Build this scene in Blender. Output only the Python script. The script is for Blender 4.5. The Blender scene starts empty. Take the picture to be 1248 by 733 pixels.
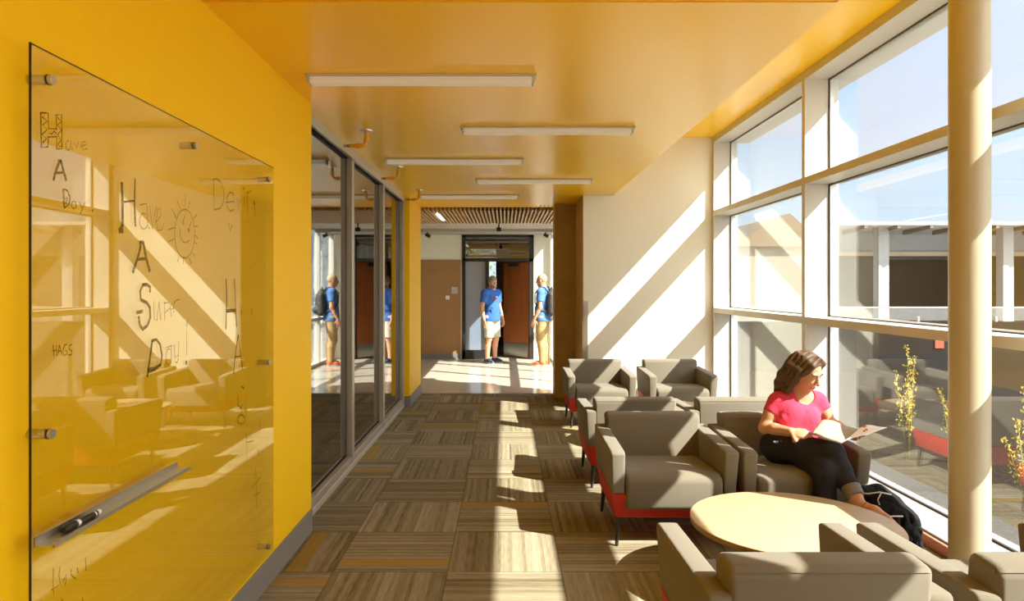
import bpy, bmesh, math, random
import numpy as np
from mathutils import Vector, Matrix, Euler
import openvdb
R = random.Random(7)
C = bpy.context.scene.collection
PI = math.pi
H = 1.5                      # eye height
FPX, VX, VY = 855.0, 616.0, 350.0

# ------------------------------------------------------------------ helpers
def lin(r, g, b):
    f = lambda c: (c/255/12.92) if c/255 <= .04045 else ((c/255+.055)/1.055)**2.4
    return (f(r), f(g), f(b), 1)

class MB:
    """collects shapes, links them as one mesh object"""
    def __init__(s): s.bm = bmesh.new()
    def box(s, x0, x1, y0, y1, z0, z1, bev=0, seg=2, M=None):
        r = bmesh.ops.create_cube(s.bm, size=1)
        vs = r['verts']
        for v in vs:
            v.co = Vector(((x0+x1)/2+v.co.x*(x1-x0), (y0+y1)/2+v.co.y*(y1-y0), (z0+z1)/2+v.co.z*(z1-z0)))
        if M is not None:
            for v in vs: v.co = M @ v.co
        if bev: s._bev(vs, bev, seg)
        return s
    def _bev(s, vs, bev, seg):
        es = list({e for v in vs for e in v.link_edges})
        bmesh.ops.bevel(s.bm, geom=es, offset=bev, segments=seg, profile=.5, affect='EDGES')
    def hexa(s, bottom, top, bev=0, seg=2):
        vs = [s.bm.verts.new(p) for p in bottom] + [s.bm.verts.new(p) for p in top]
        n = len(bottom)
        fs = [s.bm.faces.new(vs[:n][::-1]), s.bm.faces.new(vs[n:])]
        for i in range(n):
            j = (i+1) % n
            fs.append(s.bm.faces.new((vs[i], vs[j], vs[n+j], vs[n+i])))
        bmesh.ops.recalc_face_normals(s.bm, faces=fs)
        if bev: s._bev(vs, bev, seg)
        return s
    def prism(s, poly, axis, a0, a1, bev=0, seg=2):
        """poly in the plane normal to axis, extruded a0..a1"""
        def P(p, a):
            return {'x': (a, p[0], p[1]), 'y': (p[0], a, p[1]), 'z': (p[0], p[1], a)}[axis]
        return s.hexa([P(p, a0) for p in poly], [P(p, a1) for p in poly], bev, seg)
    def cyl(s, a, b, r0, r1=None, n=20, cap=True):
        a, b = Vector(a), Vector(b); r1 = r0 if r1 is None else r1
        d = (b-a).normalized(); q = d.to_track_quat('Z', 'Y')
        ra, rb = [], []
        for i in range(n):
            t = 2*PI*i/n; w = q @ Vector((math.cos(t), math.sin(t), 0))
            ra.append(s.bm.verts.new(a+w*r0)); rb.append(s.bm.verts.new(b+w*r1))
        for i in range(n):
            j = (i+1) % n
            s.bm.faces.new((ra[i], ra[j], rb[j], rb[i]))
        if cap:
            s.bm.faces.new(ra[::-1]); s.bm.faces.new(rb)
        return s
    def tube(s, pts, r, n=10):
        pts = [Vector(p) for p in pts]; rings = []
        for i, p in enumerate(pts):
            d = (pts[min(i+1, len(pts)-1)]-pts[max(i-1, 0)]).normalized()
            q = d.to_track_quat('Z', 'Y'); rr = r[i] if isinstance(r, (list, tuple)) else r
            rings.append([s.bm.verts.new(p+q @ Vector((math.cos(2*PI*k/n)*rr, math.sin(2*PI*k/n)*rr, 0))) for k in range(n)])
        for A, B in zip(rings, rings[1:]):
            # match ring starts to avoid twisting
            off = min(range(n), key=lambda o: (A[0].co-B[o].co).length)
            for k in range(n):
                s.bm.faces.new((A[k], A[(k+1) % n], B[(k+1+off) % n], B[(k+off) % n]))
        s.bm.faces.new(rings[0][::-1]); s.bm.faces.new(rings[-1])
        return s
    def lathe(s, prof, c=(0, 0, 0), n=48):
        rings = []
        for r, z in prof:
            rings.append([s.bm.verts.new((c[0]+r*math.cos(2*PI*k/n), c[1]+r*math.sin(2*PI*k/n), c[2]+z)) for k in range(n)])
        for A, B in zip(rings, rings[1:]):
            for k in range(n):
                s.bm.faces.new((A[k], A[(k+1) % n], B[(k+1) % n], B[k]))
        s.bm.faces.new(rings[0][::-1]); s.bm.faces.new(rings[-1])
        return s
    def ball(s, c, r, sc=(1, 1, 1), M=None, sub=2):
        ret = bmesh.ops.create_icosphere(s.bm, subdivisions=sub, radius=r)
        for v in ret['verts']:
            p = Vector((v.co.x*sc[0], v.co.y*sc[1], v.co.z*sc[2]))
            if M is not None: p = M @ p
            v.co = p+Vector(c)
        return s
    def quad(s, *ps):
        s.bm.faces.new([s.bm.verts.new(p) for p in ps]); return s
    def build(s, name, m, parent=None, smooth=False, auto=None):
        me = bpy.data.meshes.new(name)
        bmesh.ops.recalc_face_normals(s.bm, faces=s.bm.faces[:])
        s.bm.to_mesh(me); s.bm.free()
        return link(name, me, m, parent, smooth, auto)

def link(name, me, m, parent=None, smooth=False, auto=None):
    o = bpy.data.objects.new(name, me); C.objects.link(o)
    me.materials.append(m)
    if smooth or auto:
        me.polygons.foreach_set('use_smooth', [True]*len(me.polygons))
    if auto:
        try: me.set_sharp_from_angle(angle=math.radians(auto))
        except Exception: pass
    if parent: o.parent = parent
    return o

def tag(o, label, cat, group=None, kind=None):
    o['label'] = label; o['category'] = cat
    if group: o['group'] = group
    if kind: o['kind'] = kind
    return o
def thing(name, label, cat, loc=(0, 0, 0), rz=0, group=None):
    o = bpy.data.objects.new(name, None); C.objects.link(o)
    o.empty_display_size = .1
    o.location = loc; o.rotation_euler = (0, 0, rz)
    return tag(o, label, cat, group)
def struct(o, label=None, cat=None):
    o['kind'] = 'structure'
    if label: o['label'] = label; o['category'] = cat
    return o
def copy_tree(o, parent=None):
    c = o.copy(); C.objects.link(c)
    if parent: c.parent = parent
    for ch in list(o.children): copy_tree(ch, c)
    return c

# ------------------------------------------------------------------ materials
def mat(name, col, rough=.6, metal=0, spec=.5, noise=None, bump=None, sheen=0, trans=0):
    m = bpy.data.materials.new(name); m.use_nodes = True
    nt = m.node_tree; b = nt.nodes['Principled BSDF']
    b.inputs['Base Color'].default_value = col
    b.inputs['Roughness'].default_value = rough
    b.inputs['Metallic'].default_value = metal
    b.inputs['Specular IOR Level'].default_value = spec
    if sheen: b.inputs['Sheen Weight'].default_value = sheen
    if trans: b.inputs['Transmission Weight'].default_value = trans
    tc = nt.nodes.new('ShaderNodeTexCoord')
    if noise:
        sc, amt = noise
        n = nt.nodes.new('ShaderNodeTexNoise'); n.inputs['Scale'].default_value = sc; n.inputs['Detail'].default_value = 5
        nt.links.new(tc.outputs['Object'], n.inputs['Vector'])
        mx = nt.nodes.new('ShaderNodeMix'); mx.data_type = 'RGBA'
        mx.inputs['A'].default_value = tuple(c*(1-amt) for c in col[:3])+(1,)
        mx.inputs['B'].default_value = tuple(min(1, c*(1+amt)) for c in col[:3])+(1,)
        nt.links.new(n.outputs['Fac'], mx.inputs['Factor'])
        nt.links.new(mx.outputs['Result'], b.inputs['Base Color'])
    if bump:
        sc, st, dist = bump
        n = nt.nodes.new('ShaderNodeTexNoise'); n.inputs['Scale'].default_value = sc; n.inputs['Detail'].default_value = 3
        nt.links.new(tc.outputs['Object'], n.inputs['Vector'])
        bp = nt.nodes.new('ShaderNodeBump'); bp.inputs['Strength'].default_value = st; bp.inputs['Distance'].default_value = dist
        nt.links.new(n.outputs['Fac'], bp.inputs['Height']); nt.links.new(bp.outputs['Normal'], b.inputs['Normal'])
    return m

class NT:
    """tiny node-expression helper"""
    def __init__(s, m): s.t = m.node_tree
    def val(s, x, sock):
        if isinstance(x, (int, float)): sock.default_value = x
        else: s.t.links.new(x, sock)
    def math(s, op, a, b=None, c=None):
        n = s.t.nodes.new('ShaderNodeMath'); n.operation = op
        s.val(a, n.inputs[0])
        if b is not None: s.val(b, n.inputs[1])
        if c is not None: s.val(c, n.inputs[2])
        return n.outputs[0]
    def xyz(s, x, y, z=0):
        n = s.t.nodes.new('ShaderNodeCombineXYZ')
        for i, v in enumerate((x, y, z)): s.val(v, n.inputs[i])
        return n.outputs[0]
    def white(s, v):
        n = s.t.nodes.new('ShaderNodeTexWhiteNoise'); n.noise_dimensions = '3D'
        s.t.links.new(v, n.inputs['Vector']); return n.outputs['Value']
    def noise(s, v, sc, det=2):
        n = s.t.nodes.new('ShaderNodeTexNoise'); n.inputs['Scale'].default_value = sc; n.inputs['Detail'].default_value = det
        s.t.links.new(v, n.inputs['Vector']); return n.outputs['Fac']
    def mix(s, f, a, b, typ='MIX'):
        n = s.t.nodes.new('ShaderNodeMix'); n.data_type = 'RGBA'; n.blend_type = typ
        s.val(f, n.inputs['Factor'])
        for x, k in ((a, 'A'), (b, 'B')):
            if isinstance(x, tuple): n.inputs[k].default_value = x
            else: s.t.links.new(x, n.inputs[k])
        return n.outputs['Result']
    def ramp(s, f, stops, interp='LINEAR'):
        n = s.t.nodes.new('ShaderNodeValToRGB'); n.color_ramp.interpolation = interp
        e = n.color_ramp.elements
        while len(e) < len(stops): e.new(.5)
        for el, (p, c) in zip(e, stops): el.position = p; el.color = c
        s.t.links.new(f, n.inputs['Fac']); return n.outputs['Color']
    def pos(s):
        tc = s.t.nodes.new('ShaderNodeTexCoord'); sp = s.t.nodes.new('ShaderNodeSeparateXYZ')
        s.t.links.new(tc.outputs['Object'], sp.inputs[0]); return tc.outputs['Object'], sp.outputs
    def bsdf(s): return s.t.nodes['Principled BSDF']

def carpet_material():
    m = mat('carpet_tiles', lin(120, 100, 70), .95, spec=.1)
    e = NT(m); v, (x, y, z) = e.pos()
    u = e.math('DIVIDE', e.math('ADD', x, .305), .6); w = e.math('DIVIDE', e.math('SUBTRACT', y, 3.69), .6)
    i, j = e.math('FLOOR', u), e.math('FLOOR', w)
    fu, fv = e.math('FRACT', u), e.math('FRACT', w)
    par = e.math('FLOORED_MODULO', e.math('ADD', i, j), 2)
    par = e.math('GREATER_THAN', par, .5)
    inv = e.math('SUBTRACT', 1, par)
    s = e.math('ADD', e.math('MULTIPLY', fu, inv), e.math('MULTIPLY', fv, par))
    t = e.math('ADD', e.math('MULTIPLY', fv, inv), e.math('MULTIPLY', fu, par))
    k1 = e.math('FLOOR', e.math('MULTIPLY', s, 30)); k2 = e.math('FLOOR', e.math('MULTIPLY', s, 7))
    tile = e.math('ADD', e.math('MULTIPLY', i, 17.3), e.math('MULTIPLY', j, 5.7))
    r1 = e.white(e.xyz(k1, tile, 3)); r2 = e.white(e.xyz(k2, tile, 9)); r3 = e.white(e.xyz(i, j, 1))
    # dashes of yarn along the stripe
    dash = e.noise(e.xyz(e.math('MULTIPLY', s, 60), e.math('MULTIPLY', t, 5), tile), 1.0, 3)
    f = e.math('ADD', e.math('MULTIPLY', r1, .42), e.math('MULTIPLY', r2, .34))
    f = e.math('ADD', f, e.math('MULTIPLY', e.math('SUBTRACT', dash, .5), .75))
    f = e.math('ADD', f, e.math('MULTIPLY', r3, .16))
    col = e.ramp(f, [(0.05, (.125, .10, .06, 1)), (.35, (.205, .172, .105, 1)), (.62, (.27, .235, .158, 1)), (1, (.38, .335, .24, 1))])
    acc = e.math('GREATER_THAN', e.white(e.xyz(k2, tile, 23)), .955)
    col = e.mix(e.math('MULTIPLY', acc, .65), col, (.36, .21, .03, 1))
    # thin seam between the tiles
    edge = e.math('MINIMUM', e.math('MINIMUM', fu, e.math('SUBTRACT', 1, fu)), e.math('MINIMUM', fv, e.math('SUBTRACT', 1, fv)))
    col = e.mix(e.math('MULTIPLY', e.math('LESS_THAN', edge, .007), .4), col, (.04, .03, .02, 1))
    e.t.links.new(col, e.bsdf().inputs['Base Color'])
    bp = e.t.nodes.new('ShaderNodeBump'); bp.inputs['Strength'].default_value = .25; bp.inputs['Distance'].default_value = .004
    e.t.links.new(f, bp.inputs['Height']); e.t.links.new(bp.outputs['Normal'], e.bsdf().inputs['Normal'])
    return m

def glass_material(name, tint, r0=.06, rough=0.0):
    """thin clear glazing: see-through with a mirror layer that grows towards grazing angles"""
    m = bpy.data.materials.new(name); m.use_nodes = True; nt = m.node_tree; nt.nodes.clear()
    e = NT(m)
    out = nt.nodes.new('ShaderNodeOutputMaterial')
    tr = nt.nodes.new('ShaderNodeBsdfTransparent'); tr.inputs['Color'].default_value = tint
    gl = nt.nodes.new('ShaderNodeBsdfGlossy'); gl.inputs['Roughness'].default_value = rough; gl.inputs['Color'].default_value = (1, 1, 1, 1)
    lw = nt.nodes.new('ShaderNodeLayerWeight'); lw.inputs['Blend'].default_value = .5
    f = e.math('POWER', lw.outputs['Facing'], 5)
    f = e.math('ADD', e.math('MULTIPLY', f, 1-r0), r0)
    mx = nt.nodes.new('ShaderNodeMixShader')
    nt.links.new(f, mx.inputs[0]); nt.links.new(tr.outputs[0], mx.inputs[1]); nt.links.new(gl.outputs[0], mx.inputs[2])
    nt.links.new(mx.outputs[0], out.inputs[0])
    return m

def ink_material(name, col, cover):
    m = bpy.data.materials.new(name); m.use_nodes = True; nt = m.node_tree; nt.nodes.clear()
    out = nt.nodes.new('ShaderNodeOutputMaterial'); mx = nt.nodes.new('ShaderNodeMixShader')
    tr = nt.nodes.new('ShaderNodeBsdfTransparent'); df = nt.nodes.new('ShaderNodeBsdfDiffuse'); df.inputs[0].default_value = col
    e = NT(m); v, _ = e.pos(); n = e.noise(v, 160, 2)
    f = e.math('MULTIPLY', e.math('MULTIPLY', n, 2.0), cover); f = e.math('MINIMUM', f, 1.0)
    nt.links.new(f, mx.inputs[0]); nt.links.new(tr.outputs[0], mx.inputs[1]); nt.links.new(df.outputs[0], mx.inputs[2]); nt.links.new(mx.outputs[0], out.inputs[0])
    return m

def wood_material(name, c0, c1, axis='x', scale=3, rough=.35):
    m = mat(name, c0, rough); e = NT(m); v, (x, y, z) = e.pos()
    a, b = (x, y) if axis == 'x' else ((z, x) if axis == 'z' else (y, x))
    vv = e.xyz(e.math('MULTIPLY', a, .6*scale), e.math('MULTIPLY', b, 14*scale), e.math('MULTIPLY', z if axis != 'z' else y, 14*scale))
    f = e.noise(vv, 1.0, 5)
    col = e.ramp(f, [(.3, c0), (.7, c1)])
    e.t.links.new(col, e.bsdf().inputs['Base Color'])
    return m

def emit(name, col, strength, base=None):
    m = mat(name, base or col, .5)
    b = m.node_tree.nodes['Principled BSDF']
    b.inputs['Emission Color'].default_value = col; b.inputs['Emission Strength'].default_value = strength
    return m

YEL = (.88, .51, .005, 1)
M = dict(
    yellow=mat('yellow_wall_paint', YEL, .5, spec=.15, bump=(300, .04, .002)),
    ceil=mat('yellow_ceiling_paint', (.97, .575, .002, 1), .28, spec=.45),
    white=mat('white_wall_paint', (.76, .73, .60, 1), .6, spec=.3, bump=(260, .03, .002)),
    frame=mat('white_window_frame', (.58, .56, .50, 1), .45, spec=.4),
    alum=mat('brushed_aluminium', (.62, .60, .56, 1), .35, metal=.8),
    gasket=mat('dark_gasket', (.03, .03, .03, 1), .6),
    mull=mat('bronze_grey_aluminium', (.42, .37, .285, 1), .4, metal=.45),
    mull_lt=mat('pale_aluminium_edge', (.52, .48, .40, 1), .35, metal=.4),
    base=mat('grey_rubber_base', (.20, .18, .155, 1), .55, noise=(60, .12)),
    terra=mat('terracotta_base', (.42, .20, .13, 1), .6),
    carpet=carpet_material(),
    concrete=mat('polished_concrete', (.56, .50, .40, 1), .12, spec=.5, noise=(6, .15)),
    strip=mat('metal_threshold', (.25, .23, .2, 1), .4, metal=.6),
    brown=mat('brown_column_panel', (.42, .27, .09, 1), .55, noise=(9, .25)),
    brownwall=mat('brown_lobby_panel', (.33, .17, .06, 1), .5, noise=(3, .06)),
    col=mat('column_white_paint', (.45, .40, .28, 1), .4, spec=.4),
    fabric=mat('grey_wool_upholstery', (.175, .153, .113, 1), .9, spec=.15, noise=(420, .25), bump=(700, .35, .002), sheen=.15),
    red=mat('red_upholstery', (.50, .035, .015, 1), .65, spec=.3, noise=(500, .1)),
    leg=mat('black_leg_metal', (.03, .028, .025, 1), .4, spec=.5),
    maple=wood_material('maple_veneer', (.43, .335, .20, 1), (.50, .40, .245, 1), 'x', 2.0, .4),
    mapleedge=wood_material('maple_edge', (.30, .18, .06, 1), (.36, .22, .08, 1), 'x', 3, .45),
    steel=mat('brushed_steel', (.6, .58, .54, 1), .28, metal=.95),
    fix=mat('fixture_housing', (.55, .5, .42, 1), .5),
    dif=emit('fixture_diffuser', (1, .86, .62, 1), .12, (.55, .46, .32, 1)),
    pipe=mat('yellow_painted_pipe', (.80, .36, .01, 1), .3, spec=.6),
    brass=mat('bronze_nozzle', (.35, .2, .08, 1), .35, metal=.9),
    ink=ink_material('dry_erase_ink', (.03, .016, .004, 1), .62),
    inkthin=ink_material('thin_dry_erase_ink', (.06, .035, .008, 1), .42),
    board=glass_material('marker_board_glass', (.955, .96, .84, 1), .08),
    glass=glass_material('window_glazing', (.965, .99, 1, 1), .14),
    sglass=glass_material('storefront_glazing', (.5, .5, .48, 1), .22),
    edge=mat('dark_glass_edge', (.012, .02, .012, 1), .2),
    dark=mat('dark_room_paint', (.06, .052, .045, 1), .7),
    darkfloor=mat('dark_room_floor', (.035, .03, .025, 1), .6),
    slat=wood_material('oak_ceiling_slats', (.42, .26, .10, 1), (.56, .36, .16, 1), 'y', 2, .5),
    void=mat('black_ceiling_void', (.012, .011, .01, 1), .9),
    lobbyceil=mat('grey_lobby_ceiling', (.36, .32, .26, 1), .7),
    bronze=mat('dark_bronze_frame', (.035, .032, .028, 1), .4, metal=.3),
    door=wood_material('red_brown_door', (.30, .085, .02, 1), (.42, .13, .03, 1), 'z', 2, .4),
    sideblue=None,
    skin=mat('skin', (.52, .27, .155, 1), .5, spec=.35),
    skin2=mat('weathered_skin', (.58, .30, .18, 1), .5, spec=.35),
    hair=mat('brown_hair', (.085, .05, .026, 1), .55, spec=.3, noise=(70, .5)),
    greyhair=mat('grey_hair', (.22, .17, .12, 1), .6, noise=(80, .4)),
    blondhair=mat('cropped_fair_hair', (.52, .34, .2, 1), .6, noise=(80, .2)),
    pink=mat('pink_cotton', (.66, .045, .10, 1), .85, spec=.15, bump=(25, .5, .012), sheen=.2),
    denim=mat('dark_denim', (.026, .026, .034, 1), .85, spec=.1, noise=(90, .35), bump=(35, .4, .01)),
    cuff=mat('denim_cuff', (.17, .16, .15, 1), .85, noise=(200, .3)),
    fade=mat('faded_denim_print', (.24, .30, .42, 1), .85, noise=(60, .4)),
    sandal=mat('brown_sandal_leather', (.30, .15, .06, 1), .6),
    nail=mat('red_nail_polish', (.7, .02, .03, 1), .2),
    eye=mat('eye_white', (.7, .67, .62, 1), .3), iris=mat('dark_iris', (.02, .012, .008, 1), .2),
    lip=mat('lips', (.48, .13, .10, 1), .45), brow=mat('eyebrow', (.05, .03, .018, 1), .7),
    paper=mat('shaded_newsprint', (.33, .275, .20, 1), .8), paperw=mat('white_page', (.85, .84, .80, 1), .7),  # first page colour is darkened to look partly shaded
    print=mat('printed_picture', (.36, .33, .30, 1), .7, noise=(30, .5)),
    bag=mat('black_nylon', (.009, .009, .009, 1), .65, spec=.12, bump=(18, .9, .03)),
    bagtrim=mat('pale_bag_piping', (.55, .53, .48, 1), .5),
    baggrey=mat('grey_bag_pocket', (.20, .20, .19, 1), .7),
    blueshirt=mat('blue_tee_cotton', (.045, .13, .42, 1), .85, spec=.1, bump=(20, .4, .012)),
    denimshirt=mat('blue_chambray', (.09, .19, .42, 1), .85, spec=.1, bump=(20, .4, .012)),
    khaki=mat('khaki_cotton', (.42, .28, .12, 1), .85, spec=.1, bump=(16, .5, .015)),
    stone=mat('stone_shorts_cotton', (.50, .45, .35, 1), .85, spec=.1),
    shoe=mat('dark_blue_sneaker', (.03, .04, .07, 1), .6), orange=mat('orange_sneaker', (.62, .14, .04, 1), .6),
    sole=mat('pale_sole', (.5, .5, .5, 1), .6), redprint=mat('red_shirt_print', (.6, .02, .03, 1), .8),
    lilac=mat('pale_shirt_print', (.5, .5, .62, 1), .8),
    pack=mat('charcoal_backpack_nylon', (.045, .042, .036, 1), .65, bump=(20, .6, .02)),
    ledge=mat('board_tray_aluminium', (.55, .53, .46, 1), .3, metal=.85),
    mk=mat('marker_black_plastic', (.012, .012, .012, 1), .35), mw=mat('marker_white_plastic', (.75, .75, .72, 1), .4),
    plate=mat('grey_sign_plate', (.45, .43, .38, 1), .5), reader=mat('pale_reader_plastic', (.8, .78, .72, 1), .4),
    mulch=mat('dark_bark_mulch', (.022, .017, .012, 1), .95, spec=.03, noise=(40, .6), bump=(30, .8, .03)),
    paving=mat('pale_paving', (.30, .28, .25, 1), .9, noise=(4, .15)),
    stucco=mat('pavilion_white', (.36, .36, .35, 1), .7), soffit=mat('pavilion_soffit', (.26, .27, .29, 1), .7),
    beam=mat('pavilion_tan_beam', (.42, .33, .22, 1), .7), rafter=mat('rafter_brown', (.16, .12, .08, 1), .7),
    darkglass=mat('pavilion_dark_glass', (.016, .011, .006, 1), .35, spec=.12),
    tan=mat('reflection_tan', (.23, .20, .15, 1), .85), reflbrown=mat('reflection_brown', (.14, .10, .06, 1), .9),  # tan and brown imitate reflections in the window panes
    lowwall=mat('dark_retaining_wall', (.022, .02, .018, 1), .8, spec=.05, noise=(3, .4)),
    ystem=mat('yellow_flower', (.50, .36, .035, 1), .7, noise=(30, .4)), gstem=mat('olive_stem', (.20, .18, .05, 1), .7),
    leaf=mat('sunlit_leaf', (.30, .30, .10, 1), .7, noise=(6, .6)), bark=mat('bark', (.10, .07, .045, 1), .9),
    orangesign=mat('orange_notice', (.28, .07, .03, 1), .6), roof=mat('roof_membrane', (.4, .39, .37, 1), .8),
    sillm=mat('white_sill_laminate', (.27, .27, .26, 1), .5, spec=.3), rear=mat('rear_wall_paint', (.22, .18, .12, 1), .8), vest=mat('vestibule_brown', (.16, .10, .05, 1), .6),
)
def sidelight_tint():
    m = bpy.data.materials.new('reflection_blue_sidelight'); m.use_nodes = True; nt = m.node_tree; nt.nodes.clear()
    out = nt.nodes.new('ShaderNodeOutputMaterial'); mx = nt.nodes.new('ShaderNodeMixShader'); mx2 = nt.nodes.new('ShaderNodeMixShader')
    tr = nt.nodes.new('ShaderNodeBsdfTranslucent'); tr.inputs[0].default_value = (.6, .7, .82, 1)
    df = nt.nodes.new('ShaderNodeBsdfDiffuse'); df.inputs[0].default_value = (.42, .52, .66, 1)  # pale blue stands in for the sunlit lobby mirrored in the pane
    gl = nt.nodes.new('ShaderNodeBsdfGlossy'); gl.inputs['Roughness'].default_value = .12
    mx.inputs[0].default_value = .5; mx2.inputs[0].default_value = .25
    nt.links.new(tr.outputs[0], mx.inputs[1]); nt.links.new(df.outputs[0], mx.inputs[2])
    nt.links.new(mx.outputs[0], mx2.inputs[1]); nt.links.new(gl.outputs[0], mx2.inputs[2]); nt.links.new(mx2.outputs[0], out.inputs[0])
    return m
M['sideblue'] = sidelight_tint()
#PART2
SKYG, EXPO = 3.2, 0.77
# ------------------------------------------------------------------ the room
ZC, ZH = 2.626, 3.33            # low and high ceiling
XL, XS, XW = -1.195, -1.257, 2.535   # left wall, storefront face, window frames
YE = 8.6                        # white end wall
ZL = 14.57                      # lobby back wall
YB = -3.9                       # behind the camera

struct(MB().box(-1.33, 2.46, YB, 9.85, -.1, 0).build('floor', M['carpet']), 'carpet floor of quarter-turned striped brown tiles', 'floor')
struct(MB().box(-4, .95, 9.87, 18, -.1, 0).box(.6, .95, 9.0, 9.87, -.1, -.001).build('floor_lobby', M['concrete']), 'polished concrete floor of the entrance lobby', 'floor')
struct(MB().box(-1.33, .95, 9.85, 9.87, -.1, .004).build('trim_1', M['strip']))
struct(MB().box(-1.4, XL, YB, 4.318, 0, ZC).build('wall_left', M['yellow']), 'yellow painted wall carrying the glass marker board', 'wall')
struct(MB().box(-1.4, XL, 8.74, 9.9, 0, ZC).build('wall_left', M['yellow']), 'yellow pier between storefront glazing and lobby', 'wall')
struct(MB().box(XL, XL+.011, YB, 4.312, 0, .14, .003, 1).build('baseboard_left', M['base']))
struct(MB().box(XL, XL+.011, 8.735, 9.9, 0, .14, .003, 1).box(XS+.002, XL+.011, 8.729, 8.74, 0, .14).build('baseboard_left', M['base']))
struct(MB().box(.956, XW+.3, YE, YE+.2, 0, ZH).build('wall_end', M['white']), 'white end wall striped with slanting sunlight', 'wall')
struct(MB().box(.956, 1.06, YE+.2, 9.5, 0, ZC+.1).build('wall_end', M['white']))
struct(MB().box(.946, .956, YE+.001, 9.5, 0, ZC).build('trim_2', M['brown']))
struct(MB().box(.667, .956, 9.5, 9.84, 0, ZC).build('column_brown', M['brown']), 'flat brown column at the lobby threshold', 'column')
struct(MB().box(.956, XW-.09, YE-.011, YE, 0, .1, .003, 1).build('baseboard_end', M['base']))
# low ceiling with its free edge, raised ceiling along the windows
struct(MB().box(-1.4, 1.31, 2.775, 9.9, ZC, ZC+.04).box(-1.4, 1.31, YB, 2.755, ZC, ZC+.04).box(-1.4, 1.31, 2.755, 2.775, ZC+.02, ZC+.04)
       .build('ceiling', M['ceil']), 'low yellow ceiling carrying the linear lamps', 'ceiling')
struct(MB().box(1.30, 1.325, YB, YE, ZC+.041, ZH).build('trim_3', M['yellow']))
struct(MB().box(1.31, 1.325, YB, YE, ZC, ZC+.041).build('trim_4', M['ceil']))
struct(MB().box(1.30, 2.97, YB, YE+.2, ZH, ZH+.04).build('ceiling_raised', M['ceil']), 'raised yellow ceiling strip along the windows', 'ceiling')
struct(MB().box(-1.5, 2.985, YB-.2, 8.82, ZH+.04, ZH+.3).box(-5, 1.1, 8.8, 18.5, 2.9, 3.1).box(-5, -1.3, 3.9, 8.9, 2.9, 3.1).build('roof', M['roof']))

# --- window wall: bays of three panes
RAILS = [(1.187, 1.248), (2.37, 2.43)]
def window_bay(n, y0, y1, last=False):
    """y0 = near side of the near mullion, y1 = far end of the glass"""
    f = MB()
    f.box(XW, 2.82, y0, y0+.06, .07, 3.262)
    for a, b in RAILS: f.box(XW, 2.82, y0+.06, y1, a, b)
    f.box(XW, 2.985, y0, y1+(.06 if last else 0), 3.262, ZH)
    if last: f.box(XW, 2.82, y1, y1+.06, .07, 3.262)
    w = struct(f.build('window_%d' % n, M['frame']), 'white framed window bay of three stacked panes', 'window')
    zs = [(.07, RAILS[0][0]), (RAILS[0][1], RAILS[1][0]), (RAILS[1][1], 3.262)]
    for a, b in zs:
        ya, yb = y0+.06, y1
        t = .016
        g = MB()
        for (p, q, r, s) in ((ya, ya+t, a, b), (yb-t, yb, a, b), (ya+t, yb-t, a, a+t), (ya+t, yb-t, b-t, b)):
            g.box(2.742, 2.775, p, q, r, s)
        fr = g.build('pane_frame', M['alum'], w); fr['kind'] = 'structure'
        g = MB(); t2 = .006
        for (p, q, r, s) in ((ya, ya+t2, a, b), (yb-t2, yb, a, b), (ya+t2, yb-t2, a, a+t2), (ya+t2, yb-t2, b-t2, b)):
            g.box(2.734, 2.742, p, q, r, s)
        gk = g.build('gasket', M['gasket'], w); gk['kind'] = 'structure'
        pn = MB().box(2.753, 2.763, ya+.008, yb-.008, a+.008, b-.008).build('pane', M['glass'], w); pn['kind'] = 'structure'
bays = [(5.94, 8.54), (3.34, 5.94), (.74, 3.34), (-1.86, .74), (-3.9, -1.86)]
for k, (a, b) in enumerate(bays): window_bay(k+1, a, b, k == 0)
struct(MB().box(2.47, 2.835, YB, YE, -.02, .07, .004, 1).build('window_sill', M['sillm']), 'white sill along the foot of the windows', 'sill')
struct(MB().box(2.445, 2.47, YB, YE-.012, 0, .058, .006, 2).box(2.437, 2.446, YB, YE-.012, 0, .022, .003, 1).build('baseboard_right', M['terra']))
# far end behind the viewer
struct(MB().box(-1.4, 2.84, YB-.15, YB, 0, ZH).build('wall_rear', M['rear']), 'wall closing the lounge behind the viewer', 'wall')

# --- storefront glazing on the left
my = [5.77, 7.24, 8.66]
s0 = 4.32
for k, y in enumerate(my):
    f = MB()
    f.box(XS-.085, XS, y, y+.078, .05, 2.56, .004, 1)
    f.box(XS-.085, XS-.006, s0, y, .05, .105, .004, 1)
    f.box(XS-.085, XS, s0, y+.078, 2.575, ZC-.002)
    w = struct(f.build('window_%d' % (7+k), M['mull']), 'storefront pane in bronze frame beside the corridor', 'window')
    g = MB().box(XS-.09, XS, s0, y+.078, 0, .048, .004, 1).box(XS-.012, XS+.003, s0, y+.078, 2.56, ZC-.001).build('pale_rail', M['mull_lt'], w); g['kind'] = 'structure'
    g = MB()
    for (p, q, r, s) in ((s0, s0+.022, .105, 2.575), (y-.022, y, .105, 2.575), (s0, y, .105, .127), (s0, y, 2.553, 2.575)):
        g.box(XS-.062, XS-.05, p, q, r, s)
    g = g.build('gasket', M['gasket'], w); g['kind'] = 'structure'
    pn = MB().box(XS-.058, XS-.05, s0+.004, y-.002, .11, 2.57).build('pane', M['sglass'], w); pn['kind'] = 'structure'
    s0 = y+.078
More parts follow.
